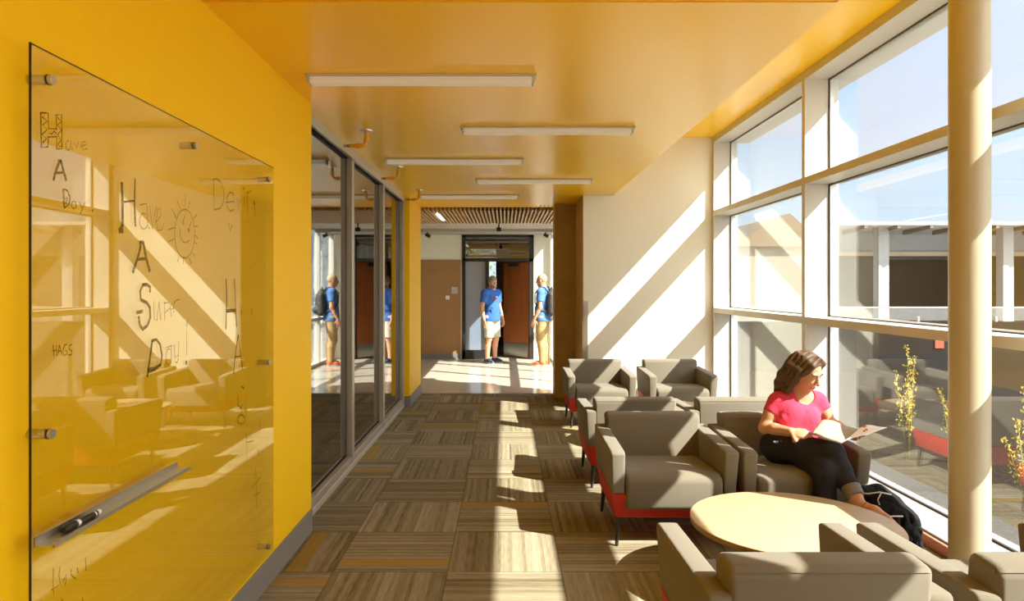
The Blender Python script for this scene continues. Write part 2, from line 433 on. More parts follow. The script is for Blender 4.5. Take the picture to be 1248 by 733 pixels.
# dim room behind it
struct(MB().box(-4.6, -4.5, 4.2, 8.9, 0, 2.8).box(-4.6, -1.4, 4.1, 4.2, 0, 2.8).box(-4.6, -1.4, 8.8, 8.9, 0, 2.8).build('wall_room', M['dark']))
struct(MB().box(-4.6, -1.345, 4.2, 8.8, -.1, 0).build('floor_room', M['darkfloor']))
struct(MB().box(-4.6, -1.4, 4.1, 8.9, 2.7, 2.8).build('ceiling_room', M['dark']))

# --- lobby
struct(MB().box(-4.1, -1.4, 9.8, 9.9, 0, 2.9).box(-4.1, -4, 9.9, ZL, 0, 2.9).build('wall_lobby', M['white']))
DX0, DX1, DT = -.90, .588, 2.596
struct(MB().box(-4.1, DX0, ZL, ZL+.12, 0, 2.9).box(DX1, 1.05, ZL, ZL+.12, 0, 2.9).box(DX0, DX1, ZL, ZL+.12, DT, 2.9).build('wall_back', M['white']), 'white lobby wall around the entrance door', 'wall')
struct(MB().box(-3.99, DX0-.03, ZL-.02, ZL, .12, 2.06).build('trim_5', M['brownwall']), 'flat brown panelling on the lobby wall', 'trim')
struct(MB().box(-3.99, DX0-.03, ZL-.03, ZL, 0, .12).build('baseboard_back', M['base']))
vs = MB()
x = -3.3
while x < .93:
    vs.box(x, x+.024, 9.9, 11.95, ZC-.045, ZC+.02); x += .0565
struct(vs.build('ceiling_slats', M['slat']), 'ceiling of parallel oak slats over the lobby', 'ceiling')
struct(MB().box(-4, .95, 9.9, 12, 2.8, 2.85).box(-4, .95, 9.9, 9.92, ZC+.03, 2.85).build('ceiling_void', M['void']))
struct(MB().box(-4, .95, 11.97, ZL, 2.585, 2.85).box(-4, .95, 13.1, 13.35, 2.53, 2.6).build('ceiling_lobby', M['lobbyceil']), 'grey painted lobby ceiling', 'ceiling')
# lobby glazing on the sunny side
f = MB(); GX = .93
for y in (9.86, 11.0, 12.2, 13.38, 14.47): f.box(GX, GX+.1, y, y+.055, 0, 2.62)
f.box(GX, GX+.1, 9.86, 14.5, 0, .06).box(GX, GX+.1, 9.86, 14.5, .86, .92).box(GX, GX+.1, 9.86, 14.5, 2.56, 2.9)
w = struct(f.build('window_10', M['frame']), 'white framed glazing on the sunny side of the lobby', 'window')
pn = MB().box(GX+.05, GX+.058, 9.87, 14.5, .03, 2.6).build('pane', M['glass'], w); pn['kind'] = 'structure'
# entrance: dark frame with sidelight and transom, open red brown leaf
f = MB(); y0, y1 = ZL-.03, ZL+.12
f.box(DX0, DX0+.07, y0, y1, 0, DT).box(.494, DX1, y0, y1, 0, DT).box(DX0, DX1, y0, y1, DT-.06, DT)
f.box(-.417, -.341, y0, y1, 0, 2.03).box(DX0, DX1, y0, y1, 2.03, 2.10).box(DX0, -.36, y0, y1, 0, .19)
dfm = struct(f.build('door_1', M['bronze']), 'dark framed lobby entrance with sidelight and transom', 'door')
g = MB().box(DX0+.07, -.417, ZL+.03, ZL+.038, .19, 2.03).build('sidelight_pane', M['sideblue'], dfm); g['kind'] = 'structure'
g = MB().box(DX0+.07, .494, ZL+.03, ZL+.038, 2.10, DT-.06).build('transom_pane', M['sglass'], dfm); g['kind'] = 'structure'
dl = thing('door_leaf', 'red brown wooden door standing ajar behind the two men', 'door', (.492, ZL+.05, 0))
dl.rotation_euler = (0, 0, math.atan2(.70, -.56))
MB().box(0, .83, -.022, .022, .008, 2.02, .003, 1).build('leaf', M['door'], dl)
MB().box(.02, .81, .022, .026, .02, .31).build('kick_plate', M['steel'], dl)
h = MB().cyl((.76, .02, .92), (.76, .05, .92), .026).build('lever_rose', M['steel'], dl, auto=40)
MB().tube([(.76, .05, .92), (.76, .075, .92), (.74, .08, .92), (.64, .08, .92)], .009).build('lever', M['steel'], h, auto=60)
MB().box(.3, .62, .022, .06, 1.94, 1.99, .004, 1).build('door_closer', M['bronze'], dl)
# vestibule beyond
struct(MB().box(-1.7, -1.6, ZL+.12, 18, 0, 2.9).box(1.0, 1.1, ZL+.12, 18, 0, 2.9).box(-1.7, -1.08, 17.9, 18, 0, 2.9).box(-.2, 1.1, 17.9, 18, 0, 2.9)
       .box(-1.08, -.2, 17.9, 18, 0, 1.6).box(-1.08, -.2, 17.9, 18, 2.52, 2.9).build('wall_vestibule', M['vest']))
struct(MB().box(-1.7, 1.1, ZL+.12, 18, 2.75, 2.85).build('ceiling_vestibule', M['lobbyceil']))
f = MB()
for (a, b, c_, d) in ((-1.08, -1.04, 1.6, 2.52), (-.24, -.2, 1.6, 2.52), (-1.08, -.2, 1.6, 1.65), (-1.08, -.2, 2.47, 2.52), (-1.08, -.2, 2.27, 2.31)):
    f.box(a, b, 17.92, 17.98, c_, d)
w = struct(f.build('window_11', M['bronze']), 'vestibule window looking onto sunlit leaves', 'window')
pn = MB().box(-1.06, -.22, 17.945, 17.952, 1.63, 2.5).build('pane', M['glass'], w); pn['kind'] = 'structure'

# --- round white column by the window
colb = MB(); colb.cyl((2.25, 3.402, 0), (2.25, 3.402, ZH), .0885, n=48, cap=True)
struct(colb.build('column', M['col'], auto=40), 'round white column in front of the windows', 'column')

# --- corner guard, lobby wall plates
o = MB().box(.957, 1.012, YE-.004, YE, .1, 1.33).build('corner_guard', M['steel']); tag(o, 'brushed steel guard strip on the corner of the white end wall', 'corner guard')
o = MB().box(-1.12, -.99, ZL-.032, ZL-.02, 1.36, 1.51, .004, 1).build('sign_plate', M['plate']); tag(o, 'square grey plate on the brown panel beside the entrance', 'sign')
o = MB().box(-1.24, -1.16, ZL-.045, ZL-.02, 1.24, 1.32, .006, 2).build('mounted_card_reader', M['reader']); tag(o, 'small pale card reader on the brown panel', 'card reader')

# --- linear lamps under the yellow ceiling
def lamp(x0, y, label):
    t = thing('ceiling_lamp', label, 'ceiling lamp', (x0, y, ZC), 0, 'linear lamps under the yellow ceiling')
    MB().box(-.012, 1.212, -.004, .078, -.012, 0, .002, 1).build('mounting_plate', M['fix'], t)
    MB().box(.012, 1.188, 0, .072, -.047, -.012, .006, 2).build('diffuser', M['dif'], t)
    for a in (0, 1.188): MB().box(a, a+.012, -.001, .073, -.048, -.011, .002, 1).build('end_cap', M['fix'], t)
for x0, y, lab in ((-1.047, 3.70, 'linear ceiling lamp, longest and closest in view, over the board end of the carpet'),
                   (-.302, 4.91, 'linear ceiling lamp, second from the viewer, set off towards the windows'),
                   (-1.047, 6.13, 'linear ceiling lamp, third from the viewer, near the second sprinkler elbow'),
                   (-.302, 7.29, 'linear ceiling lamp, fourth from the viewer, set off towards the windows'),
                   (-1.04, 8.54, 'linear ceiling lamp, last before the slatted lobby ceiling')):
    lamp(x0, y, lab)
# --- window sprinklers
for k, (y, lab) in enumerate(((5.04, 'yellow sprinkler elbow over the first storefront mullion'), (6.55, 'yellow sprinkler elbow over the second storefront mullion'),
                              (8.13, 'yellow sprinkler elbow at the far end of the storefront'))):
    t = thing('ceiling_sprinkler', lab, 'sprinkler', (-.998, y, ZC), 0, 'yellow sprinkler elbows along the storefront')
    MB().lathe([(.045, 0), (.043, -.008), (.02, -.014)], n=24).build('escutcheon', M['steel'], t, auto=40)
    MB().tube([(0, 0, -.01), (0, 0, -.07), (-.004, 0, -.09), (-.016, 0, -.105), (-.035, 0, -.112), (-.12, 0, -.112)], .0135, 12).build('pipe', M['pipe'], t, auto=60)
    MB().cyl((-.04, 0, -.112), (-.075, 0, -.112), .018).build('fitting', M['pipe'], t, auto=40)
    MB().cyl((0, 0, -.05), (0, 0, -.085), .018).build('fitting', M['pipe'], t, auto=40)
    MB().cyl((-.12, 0, -.112), (-.15, 0, -.112), .012, .008).cyl((-.158, 0, -.112), (-.161, 0, -.112), .016).cyl((-.15, .006, -.112), (-.158, .006, -.112), .002).cyl((-.15, -.006, -.112), (-.158, -.006, -.112), .002).build('nozzle', M['brass'], t, auto=40)
# --- lobby ceiling fittings
for px, py, Y, lab in ((521, 286, 13.2, 'small dark spotlight on the lobby ceiling at the brown panel side'), (665, 283, 13.2, 'small dark spotlight on the lobby ceiling beside the glazing')):
    X = (px-VX)/FPX*Y
    t = thing('spotlight', lab, 'spotlight', (X, Y, 2.53), 0, 'lobby spotlights')
    MB().cyl((0, 0, 0), (0, 0, -.05), .012).build('stem', M['bronze'], t)
    MB().cyl((-.03, -.02, -.045), (.05, -.05, -.085), .028, .034).build('lamp_head', M['bronze'], t, auto=40)
t = thing('ceiling_fitting', 'dark hanging fitting at the end of the slatted ceiling', 'ceiling fitting', ((608-VX)/FPX*11.9, 11.9, ZC-.045))
MB().cyl((0, 0, 0), (0, 0, -.08), .012).build('stem', M['bronze'], t)
MB().box(-.04, .04, -.03, .03, -.14, -.07, .008).build('housing', M['bronze'], t)
X = (537-VX)/FPX*10.9
o = MB().box(X-.035, X+.035, 10.35, 11.4, ZC-.05, ZC-.02, .004, 1).build('ceiling_slot_lamp', emit('slot_lamp_diffuser', (1, .93, .8, 1), .7)); tag(o, 'short white lamp set between the oak slats', 'ceiling lamp')

# ------------------------------------------------------------------ glass marker board
XB = -1.145
bd = thing('mounted_marker_board', 'clear glass marker board with drawn notes on steel standoffs', 'marker board', (XL, 1.695, .2))
def bl(p): return (p[0]-XL, p[1]-1.695, p[2]-.2)
def bbox(m, x0, x1, y0, y1, z0, z1, *a): return m.box(x0-XL, x1-XL, y0-1.695, y1-1.695, z0-.2, z1-.2, *a)
bbox(MB(), XB-.005, XB, 1.695, 3.466, .203, 2.089).build('glass_panel', M['board'], bd)
e_ = MB(); th = .0025
bbox(e_, XB-.0052, XB+.0003, 1.695-th, 1.695, .203-th, 2.089+th)
e_.build('near_edge', M['edge'], bd)
bbox(MB(), XB-.0052, XB+.0003, 1.695, 3.466, 2.089, 2.0905).build('top_edge', M['edge'], bd)
for (y, z) in ((1.76, 2.02), (1.76, 1.131), (1.76, .27), (2.58, 2.02), (2.58, .27), (3.385, 2.02), (3.385, 1.136), (3.385, .247)):
    so = MB().cyl(bl((XL, y, z)), bl((XB-.005, y, z)), .0125, n=24).build('standoff', M['steel'], bd, auto=40)
    MB().cyl(bl((XB, y, z)), bl((XB+.010, y, z)), .0135, .0125, n=24).build('standoff_cap', M['steel'], so, auto=40)
    MB().cyl(bl((XB-.0005, y, z)), bl((XB+.002, y, z)), .0138, n=24).build('washer', M['gasket'], so, auto=40)
tr = MB()
bbox(tr, XB+.001, XB+.052, 1.70, 2.437, .868, .873)
bbox(tr, XB+.001, XB+.006, 1.70, 2.437, .873, .892)
bbox(tr, XB+.048, XB+.053, 1.70, 2.437, .868, .879)
tr.build('marker_tray', M['ledge'], bd)
def ink(name, strokes, m, crop=None, w=2.0):
    """strokes drawn on the front of the glass; strokes that touch make one letter"""
    if len(strokes) > 1:
        ext = 40 if name == 'sun_drawing' else 5
        bxs = []
        for st in strokes:
            q = st[1] if isinstance(st, tuple) else st
            us, ws = [p[0] for p in q], [p[1] for p in q]
            bxs.append((min(us)-ext, max(us)+ext, min(ws)-ext, max(ws)+ext))
        grp = list(range(len(strokes)))
        for i in range(len(strokes)):
            for j in range(i):
                a, c_ = bxs[i], bxs[j]
                if a[0] < c_[1] and c_[0] < a[1] and a[2] < c_[3] and c_[2] < a[3] and grp[i] != grp[j]:
                    g0, g1 = grp[i], grp[j]; grp = [g1 if g == g0 else g for g in grp]
        if len(set(grp)) > 1:
            for g in sorted(set(grp)): ink_one(name, [s_ for s_, k in zip(strokes, grp) if k == g], m, crop, w)
            return
    return ink_one(name, strokes, m, crop, w)
def ink_one(name, strokes, m, crop, w):
    b = MB()
    for st in strokes:
        ww = w
        if isinstance(st, tuple): ww, st = st
        q = []
        for (u, v) in st:
            if crop: u, v = crop[0]+u/crop[2], crop[1]+v/crop[2]
            Y = FPX*XB/(u-VX); q.append(Vector((XB+.0006, Y, H+(VY-v)*Y/FPX, )))
        # smooth polyline
        L, Rr = [], []
        for i, p in enumerate(q):
            d = (q[min(i+1, len(q)-1)]-q[max(i-1, 0)]); d.x = 0
            if d.length < 1e-6: d = Vector((0, 1, 0))
            d.normalize(); nrm = Vector((0, -d.z, d.y))
            hw = ww*.5*p.y/FPX*1.25
            L.append(p+nrm*hw); Rr.append(p-nrm*hw)
        for i in range(len(q)-1):
            for off in (0,):
                b.quad(bl(L[i]), bl(L[i+1]), bl(Rr[i+1]), bl(Rr[i]))
    return b.build(name, m, bd)
def arc(cx, cy, rx, ry, a0, a1, n=18):
    return [(cx+rx*math.cos(math.radians(a0+(a1-a0)*i/n)), cy+ry*math.sin(math.radians(a0+(a1-a0)*i/n))) for i in range(n+1)]
c1 = (36, 120, 4.89)
ink('letter', [[(65, 85), (110, 88), (112, 180), (160, 183), (157, 100), (190, 95), (192, 300), (160, 303), (162, 228), (110, 230), (108, 288), (70, 295), (65, 85)],
    (1.6, [(72, 110), (105, 135), (75, 160), (104, 185), (74, 215), (100, 240), (76, 265)]), (1.6, [(165, 110), (186, 140), (165, 160), (188, 190), (168, 215), (186, 250), (168, 275), (184, 290)]), (1.4, [(115, 205), (130, 215), (145, 195), (160, 212)]),
    (3.4, [(180, 368), (160, 420), (140, 490)]), (2.6, [(168, 372), (192, 372)]), (3.4, [(185, 372), (200, 430), (218, 492)]), (2.6, [(160, 445), (205, 440)]),
    (2.6, [(200, 540), (205, 650)]), (1.6, [(198, 540), (225, 550), (240, 590), (235, 630), (205, 655)]), (1.4, [(207, 600), (225, 590), (215, 630)])], M['ink'], c1, 2.0)
ink('letter', [arc(228, 280, 14, 28, -60, -330), [(245, 250), (246, 290), (258, 306)], [(265, 262), (277, 300), (290, 258)], [(305, 285), (335, 275), (330, 258), (312, 262), (306, 290), (320, 308), (345, 298)],
    arc(262, 635, 12, 22, -40, -320), [(275, 615), (277, 655)], [(295, 615), (312, 655)], [(332, 615), (312, 665), (300, 690)], (3, [(372, 662), (377, 674)])], M['inkthin'], c1, 1.3)
c2 = (130, 200, 5.236)
ink('letter', [(4.6, [(95, 115), (100, 240), (100, 400)]), (5.5, [(75, 425), (105, 425)]), (4, [(98, 390), (84, 424)]), (3.0, [(180, 90), (176, 240), (182, 400)]), (2, [(110, 242), (180, 234)]),
    (4.0, [(222, 495), (200, 590), (165, 695)]), (3.4, [(204, 500), (236, 498)]), (4.2, [(232, 500), (250, 600), (275, 688)]), (3.2, [(192, 610), (250, 603)])], M['ink'], c2, 2.6)
ink('letter', [[(210, 262), (255, 252), (258, 330)], arc(236, 365, 27, 50, -60, -330), [(258, 330), (262, 400), (275, 415)], [(275, 265), (292, 420), (305, 330), (318, 268)], [(315, 370), (345, 330), (342, 280), (325, 290), (312, 370), (325, 425), (350, 420), (365, 375)]], M['inkthin'], c2, 1.3)
sun_ = [arc(497, 445, 64, 155, 0, 360, 40), [(465, 410), (470, 470), (490, 498), (512, 502), (530, 482)], (4.6, [(485, 360), (488, 390)]), (4.2, [(523, 408), (526, 436)]), [(500, 328), (488, 360)], [(538, 370), (526, 405)]]
for (a, b, c_, d) in ((448, 230, 468, 285), (498, 185, 500, 270), (530, 235, 520, 285), (412, 285, 440, 330), (390, 420, 432, 405), (388, 500, 430, 478), (575, 320, 555, 350), (580, 395, 562, 400), (582, 475, 565, 455), (578, 515, 560, 500), (460, 590, 452, 625), (490, 605, 488, 640), (525, 600, 540, 640), (545, 565, 562, 590), (430, 330, 450, 350)):
    sun_.append([(a, b), (c_, d)])
ink('sun_drawing', sun_, M['inkthin'], c2, 1.35)
c3 = (150, 330, 5.236)
ink('letter', [(3.6, [(170, 140), (172, 105), (150, 88), (125, 92), (108, 130), (112, 185), (150, 205), (170, 235), (172, 300), (155, 350), (125, 375), (105, 345), (98, 290)]), (3.4, [(85, 270), (125, 258)]),
    (3.8, [(185, 450), (170, 560), (152, 680)]), (3.0, [(180, 450), (210, 440), (235, 470), (247, 540), (240, 600), (205, 630), (160, 650)]), (3.4, [(155, 630), (200, 625), (240, 600)]), (1.4, [(408, 320), (406, 360)]), (4, [(402, 575), (404, 602)])], M['ink'], c3, 3)
ink('letter', [[(195, 195), (198, 310), (215, 320), (228, 200)], [(228, 200), (240, 318)], [(262, 195), (265, 320)], [(262, 210), (290, 200), (300, 240), (268, 268)], [(300, 250), (322, 240), (315, 205), (300, 240), (308, 295)], [(325, 195), (322, 270)], [(325, 205), (345, 185), (360, 186)],
    arc(290, 550, 18, 50, -60, -330), [(308, 480), (305, 590)], [(325, 470), (330, 560), (352, 540)], [(355, 450), (352, 560), (345, 588), (330, 585)], [(275, 492), (312, 478)], [(405, 380), (406, 540)]], M['inkthin'], c3, 1.1)
c4 = (240, 200, 5.236)
ink('letter', [[(105, 110), (110, 290)], [(102, 105), (122, 93), (150, 112), (167, 150), (171, 200), (167, 245), (150, 283), (110, 293)], [(185, 247), (240, 238), (232, 190), (210, 180), (190, 215), (192, 275), (215, 302), (238, 290)], [(255, 215), (265, 300), (275, 215)], [(300, 210), (301, 265)], (3, [(296, 152), (300, 162)]),
    [(320, 175), (322, 300)], [(322, 185), (345, 172)], (4, [(362, 238), (368, 262)]), [(368, 270), (370, 330)], [(200, 375), (212, 430), (225, 385)], [(365, 625), (368, 636)], [(320, 372), (324, 376)]], M['inkthin'], c4, 1.4)
c5 = (240, 330, 4.884)
ink('letter', [(2.6, [(173, 50), (177, 160), (172, 350)]), (2.2, [(222, 50), (228, 180), (235, 335)]), (3.4, [(178, 240), (232, 236)]), (2.2, [(245, 380), (228, 500), (217, 615)]), (1.6, [(245, 380), (258, 500), (272, 590)]), (1.4, [(226, 515), (258, 510)]),
    (1.3, [(262, 235), (264, 260)]), (1.3, [(325, 230), (326, 265)]), (1.6, [(265, 690), (280, 700)])], M['ink'], c5, 2)
c6 = (240, 470, 4.31)
ink('letter', [(2.2, [(213, 55), (214, 105), (232, 118), (240, 100)]), (2.0, arc(232, 180, 20, 24, 0, 360)), (1.4, [(235, 120), (234, 160)]), [(328, 185), (330, 240)], [(318, 330), (322, 370), (330, 340)], [(258, 250), (264, 400)], [(262, 300), (300, 290)], [(308, 430), (314, 640)], [(330, 560), (300, 580)], [(285, 540), (335, 480)]], M['inkthin'], c6, 1.2)
c7 = (36, 400, 4.585)
ink('letter', [[(130, 95), (136, 160)], [(150, 95), (149, 158)], [(125, 130), (152, 122)], [(165, 95), (156, 155)], [(165, 95), (180, 150)], [(160, 130), (176, 126)], [(208, 92), (195, 95), (186, 125), (192, 155), (208, 145), (208, 128), (198, 128)], [(236, 92), (222, 98), (220, 118), (236, 130), (234, 148), (215, 152)]], M['ink'], c7, 1.3)
c8 = (36, 560, 4.235)
ink('letter', [[(122, 560), (120, 625), (124, 700)], [(157, 555), (150, 600), (158, 640)], [(108, 678), (140, 660), (160, 640)], [(172, 640), (188, 595), (184, 655)], [(168, 628), (180, 615)], [(214, 568), (213, 598), (240, 620)], [(245, 560), (250, 590)], [(288, 505), (290, 575), (296, 570)], [(165, 720), (170, 735)], [(272, 715), (274, 735)]], M['inkthin'], c8, 1.5)

mk = thing('dry_erase_marker', 'black capped dry erase marker lying in the board tray', 'marker', (XB+.026, 1.83, .8825), math.radians(88))
MB().cyl((0, 0, 0), (.082, 0, 0), .0088, n=20).build('barrel', M['mk'], mk, auto=40)
MB().cyl((-.045, 0, 0), (-.004, 0, 0), .0095, .0095, n=20).cyl((-.052, 0, 0), (-.045, 0, 0), .0075, .0095, n=20).build('cap', M['mk'], mk, auto=40)
MB().cyl((-.004, 0, 0), (.008, 0, 0), .0093, n=20).build('collar', M['mw'], mk, auto=40)
MB().cyl((.07, 0, 0), (.098, 0, 0), .0092, .007, n=20).build('end_plug', M['mw'], mk, auto=40)

# ------------------------------------------------------------------ armchairs
def make_chair(label):
    t = thing('armchair', label, 'armchair', (0, 0, 0), 0, 'matching grey armchairs with red bases')
    W, D = .367, .365
    # red base shell tapering towards the floor
    MB().hexa([(-W+.035, -D+.05, .168), (W-.035, -D+.05, .168), (W-.035, D-.03, .168), (-W+.035, D-.03, .168)],
              [(-W+.012, -D+.012, .312), (W-.012, -D+.012, .312), (W-.012, D-.008, .312), (-W+.012, D-.008, .312)], .006, 2).build('base', M['red'], t, auto=40)
    for s in (-1, 1):
        prof_o = [(-D+.012, .312), (-D-.03+.045, .345), (-D-.012, .55), (-D+.02, .563), (D-.02, .585), (D-.004, .575), (D-.006, .312)]
        xo, xi = s*W, s*(W-.083)
        b = MB().prism(prof_o, 'x', min(xo, xi), max(xo, xi), .012, 3)
        # lean the outer side slightly inward towards the floor
        for v in b.bm.verts:
            k = max(0, min(1, (.58-v.co.z)/.27))
            if abs(v.co.x) > W-.04: v.co.x -= s*.012*k
            if v.co.y < -D+.06: v.co.x -= s*.0*k
        b.build('armrest', M['fabric'], t, auto=50)
    # seat cushion with rounded nose
    b = MB().prism([(-D+.002, .222), (-D-.004, .40), (-D+.05, .432), (.25, .405), (.25, .222)], 'x', -W+.088, W-.088, .028, 4)
    b.build('seat_cushion', M['fabric'], t, auto=50)
    b = MB().prism([(.155, .33), (.215, .655), (.25, .672), (D-.015, .668), (D, .65), (D-.004, .315), (.2, .315)], 'x', -W+.062, W-.062, .022, 4)
    # the back sits between the arms, so narrow it below arm height
    for v in b.bm.verts:
        if v.co.z < .60 and abs(v.co.x) > W-.09: v.co.x = math.copysign(W-.0835, v.co.x)
    b.build('backrest', M['fabric'], t, auto=50)
    for sx in (-1, 1):
        for sy in (-1, 1):
            x, y = sx*(W-.058), (-D+.075 if sy < 0 else D-.05)
            MB().cyl((x+sx*.014, y+sy*.012, 0), (x, y, .172), .010, .017, 14).build('leg', M['leg'], t, auto=40)
    return t
chairs = [
    (.967, 4.365, 0, 'empty grey armchair with red base standing beside the reading woman'),
    (1.722, 4.365, 0, 'grey armchair the woman in pink is sitting in'),
    (.967, 5.565, PI, 'grey armchair back to back with the empty chair beside the woman'),
    (1.735, 5.565, PI, 'grey armchair back to back with the chair the woman sits in'),
    (1.022, 7.775, 0, 'grey armchair in front of the white end wall, next to the brown column'),
    (1.882, 7.775, 0, 'grey armchair in front of the white end wall, next to the windows'),
    (.97, 2.445, PI, 'grey armchair with its back to the viewer, before the round table on the aisle side'),
    (1.77, 2.445, PI, 'grey armchair with its back to the viewer, beside the round white column'),
]
proto = None
for x, y, rz, lab in chairs:
    if proto is None: c = proto = make_chair(lab)
    else: c = copy_tree(proto)
    c.location = (x, y, 0); c.rotation_euler = (0, 0, rz); c['label'] = lab

# ------------------------------------------------------------------ round tables
def table(x, y, label):
    t = thing('coffee_table', label, 'coffee table', (x, y, 0), 0, 'round maple coffee tables')
    MB().lathe([(.47, .330), (.483, .334), (.487, .341), (.487, .3605), (.4855, .3615)], n=96).build('edge_band', M['mapleedge'], t, auto=40)
    MB().lathe([(.484, .352), (.4853, .3622), (.483, .363)], n=96).build('table_top', M['maple'], t, auto=40)
    MB().lathe([(.035, .012), (.035, .32), (.16, .325), (.16, .331)], n=32).build('pedestal', M['leg'], t, auto=40)
    MB().lathe([(.26, 0), (.26, .008), (.05, .016)], n=48).build('foot_plate', M['leg'], t, auto=40)
    return t
table(1.40, 3.41, 'round pale maple coffee table at the feet of the reading woman')
table(1.42, 6.67, 'round pale maple coffee table between the rear armchairs')
# ------------------------------------------------------------------ people (smooth implicit bodies)
class SDF:
    def __init__(s, lo, hi, h):
        s.lo = np.array(lo, float); s.h = h
        s.n = np.ceil((np.array(hi)-s.lo)/h).astype(int)+1
        s.f = np.full(tuple(s.n), 1.0, np.float32)
    def copy(s):
        c = SDF.__new__(SDF); c.lo = s.lo; c.h = s.h; c.n = s.n; c.f = s.f.copy(); return c
    def region(s, lo, hi):
        a = np.clip(np.floor((np.array(lo)-s.lo)/s.h).astype(int), 0, s.n-1)
        b = np.clip(np.ceil((np.array(hi)-s.lo)/s.h).astype(int)+1, 1, s.n)
        if (b <= a).any(): return None, None
        ax = [s.lo[i]+s.h*np.arange(a[i], b[i], dtype=np.float32) for i in range(3)]
        g = np.stack(np.meshgrid(*ax, indexing='ij'), -1).astype(np.float32)
        return tuple(slice(a[i], b[i]) for i in range(3)), g
    def put(s, sl, d, k, mode):
        f = s.f[sl]
        if mode == 'add':
            if k > 0:
                hh = np.clip(.5+.5*(f-d)/k, 0, 1); s.f[sl] = f*(1-hh)+d*hh-k*hh*(1-hh)
            else: s.f[sl] = np.minimum(f, d)
        else:
            d = -d
            if k > 0:
                hh = np.clip(.5-.5*(f-d)/k, 0, 1); s.f[sl] = f*(1-hh)+d*hh+k*hh*(1-hh)
            else: s.f[sl] = np.maximum(f, d)
    def cone(s, a, b, ra, rb, k=.02, mode='add'):
        a, b = np.array(a, float), np.array(b, float); m = max(ra, rb)+k+.03
        sl, g = s.region(np.minimum(a, b)-m, np.maximum(a, b)+m)
        if sl is None: return s
        d = b-a; L = max((d@d), 1e-9); p = g-a.astype(np.float32)
        t = np.clip((p@d.astype(np.float32))/L, 0, 1)
        q = np.linalg.norm(p-t[..., None]*d.astype(np.float32), axis=-1)-(ra+(rb-ra)*t)
        s.put(sl, q.astype(np.float32), k, mode); return s
    def chain(s, pts, rs, k=.015):
        for i in range(len(pts)-1): s.cone(pts[i], pts[i+1], rs[i], rs[i+1], k)
        return s
    def ell(s, c, r, Rm=None, k=.02, mode='add'):
        c = np.array(c, float); r = np.array(r, float); m = max(r)+k+.03
        sl, g = s.region(c-m, c+m)
        if sl is None: return s
        p = g-c.astype(np.float32)
        if Rm is not None: p = p@np.array(Rm, np.float32)      # columns = local axes
        k0 = np.linalg.norm(p/r, axis=-1); k1 = np.linalg.norm(p/(r*r), axis=-1)+1e-9
        s.put(sl, (k0*(k0-1)/k1).astype(np.float32), k, mode); return s
    def plane(s, pt, nrm, k=0, lo=None, hi=None):
        """cut away the side the normal points to"""
        hi_ = s.lo+s.h*s.n
        sl, g = s.region(s.lo if lo is None else lo, hi_ if hi is None else hi)
        n = np.array(nrm, float); n /= np.linalg.norm(n)
        s.put(sl, ((np.array(pt)-g)@n).astype(np.float32)*1.0, k, 'sub') if False else s.put(sl, (-( (g-np.array(pt))@n)).astype(np.float32), k, 'sub')
        return s
    def offset(s, d): s.f = s.f-d; return s
    def mesh(s, name, m, parent=None, noise=None):
        h = s.h; arr = np.clip(s.f, -4*h, 4*h).astype(np.float32)
        arr[0] = arr[-1] = 4*h; arr[:, 0] = arr[:, -1] = 4*h; arr[:, :, 0] = arr[:, :, -1] = 4*h
        g = openvdb.FloatGrid(4*h); g.copyFromArray(arr, tolerance=0)
        pts, quads = g.convertToQuads(isovalue=0.0)
        pts = np.asarray(pts, np.float32)*h+s.lo.astype(np.float32)
        me = bpy.data.meshes.new(name); nq = len(quads)
        me.vertices.add(len(pts)); me.vertices.foreach_set('co', pts.ravel())
        me.loops.add(nq*4); me.polygons.add(nq)
        q = np.asarray(quads, np.int32)[:, ::-1]
        me.loops.foreach_set('vertex_index', q.ravel())
        me.polygons.foreach_set('loop_start', np.arange(0, nq*4, 4, dtype=np.int32))
        me.update(calc_edges=True); me.validate()
        # keep the one main shell only if tiny crumbs appeared
        bm = bmesh.new(); bm.from_mesh(me); seen = set(); comps = []
        bm.verts.ensure_lookup_table()
        for v in bm.verts:
            if v.index in seen: continue
            st = [v]; seen.add(v.index); cc = []
            while st:
                x = st.pop(); cc.append(x)
                for e in x.link_edges:
                    o = e.other_vert(x)
                    if o.index not in seen: seen.add(o.index); st.append(o)
            comps.append(cc)
        big = max(len(c) for c in comps)
        bmesh.ops.delete(bm, geom=[v for c in comps if len(c) < .15*big for v in c], context='VERTS')
        bmesh.ops.smooth_vert(bm, verts=bm.verts, factor=.5, use_axis_x=True, use_axis_y=True, use_axis_z=True)
        bmesh.ops.recalc_face_normals(bm, faces=bm.faces[:])
        bm.to_mesh(me); bm.free()
        o = link(name, me, m, parent, True)
        return o

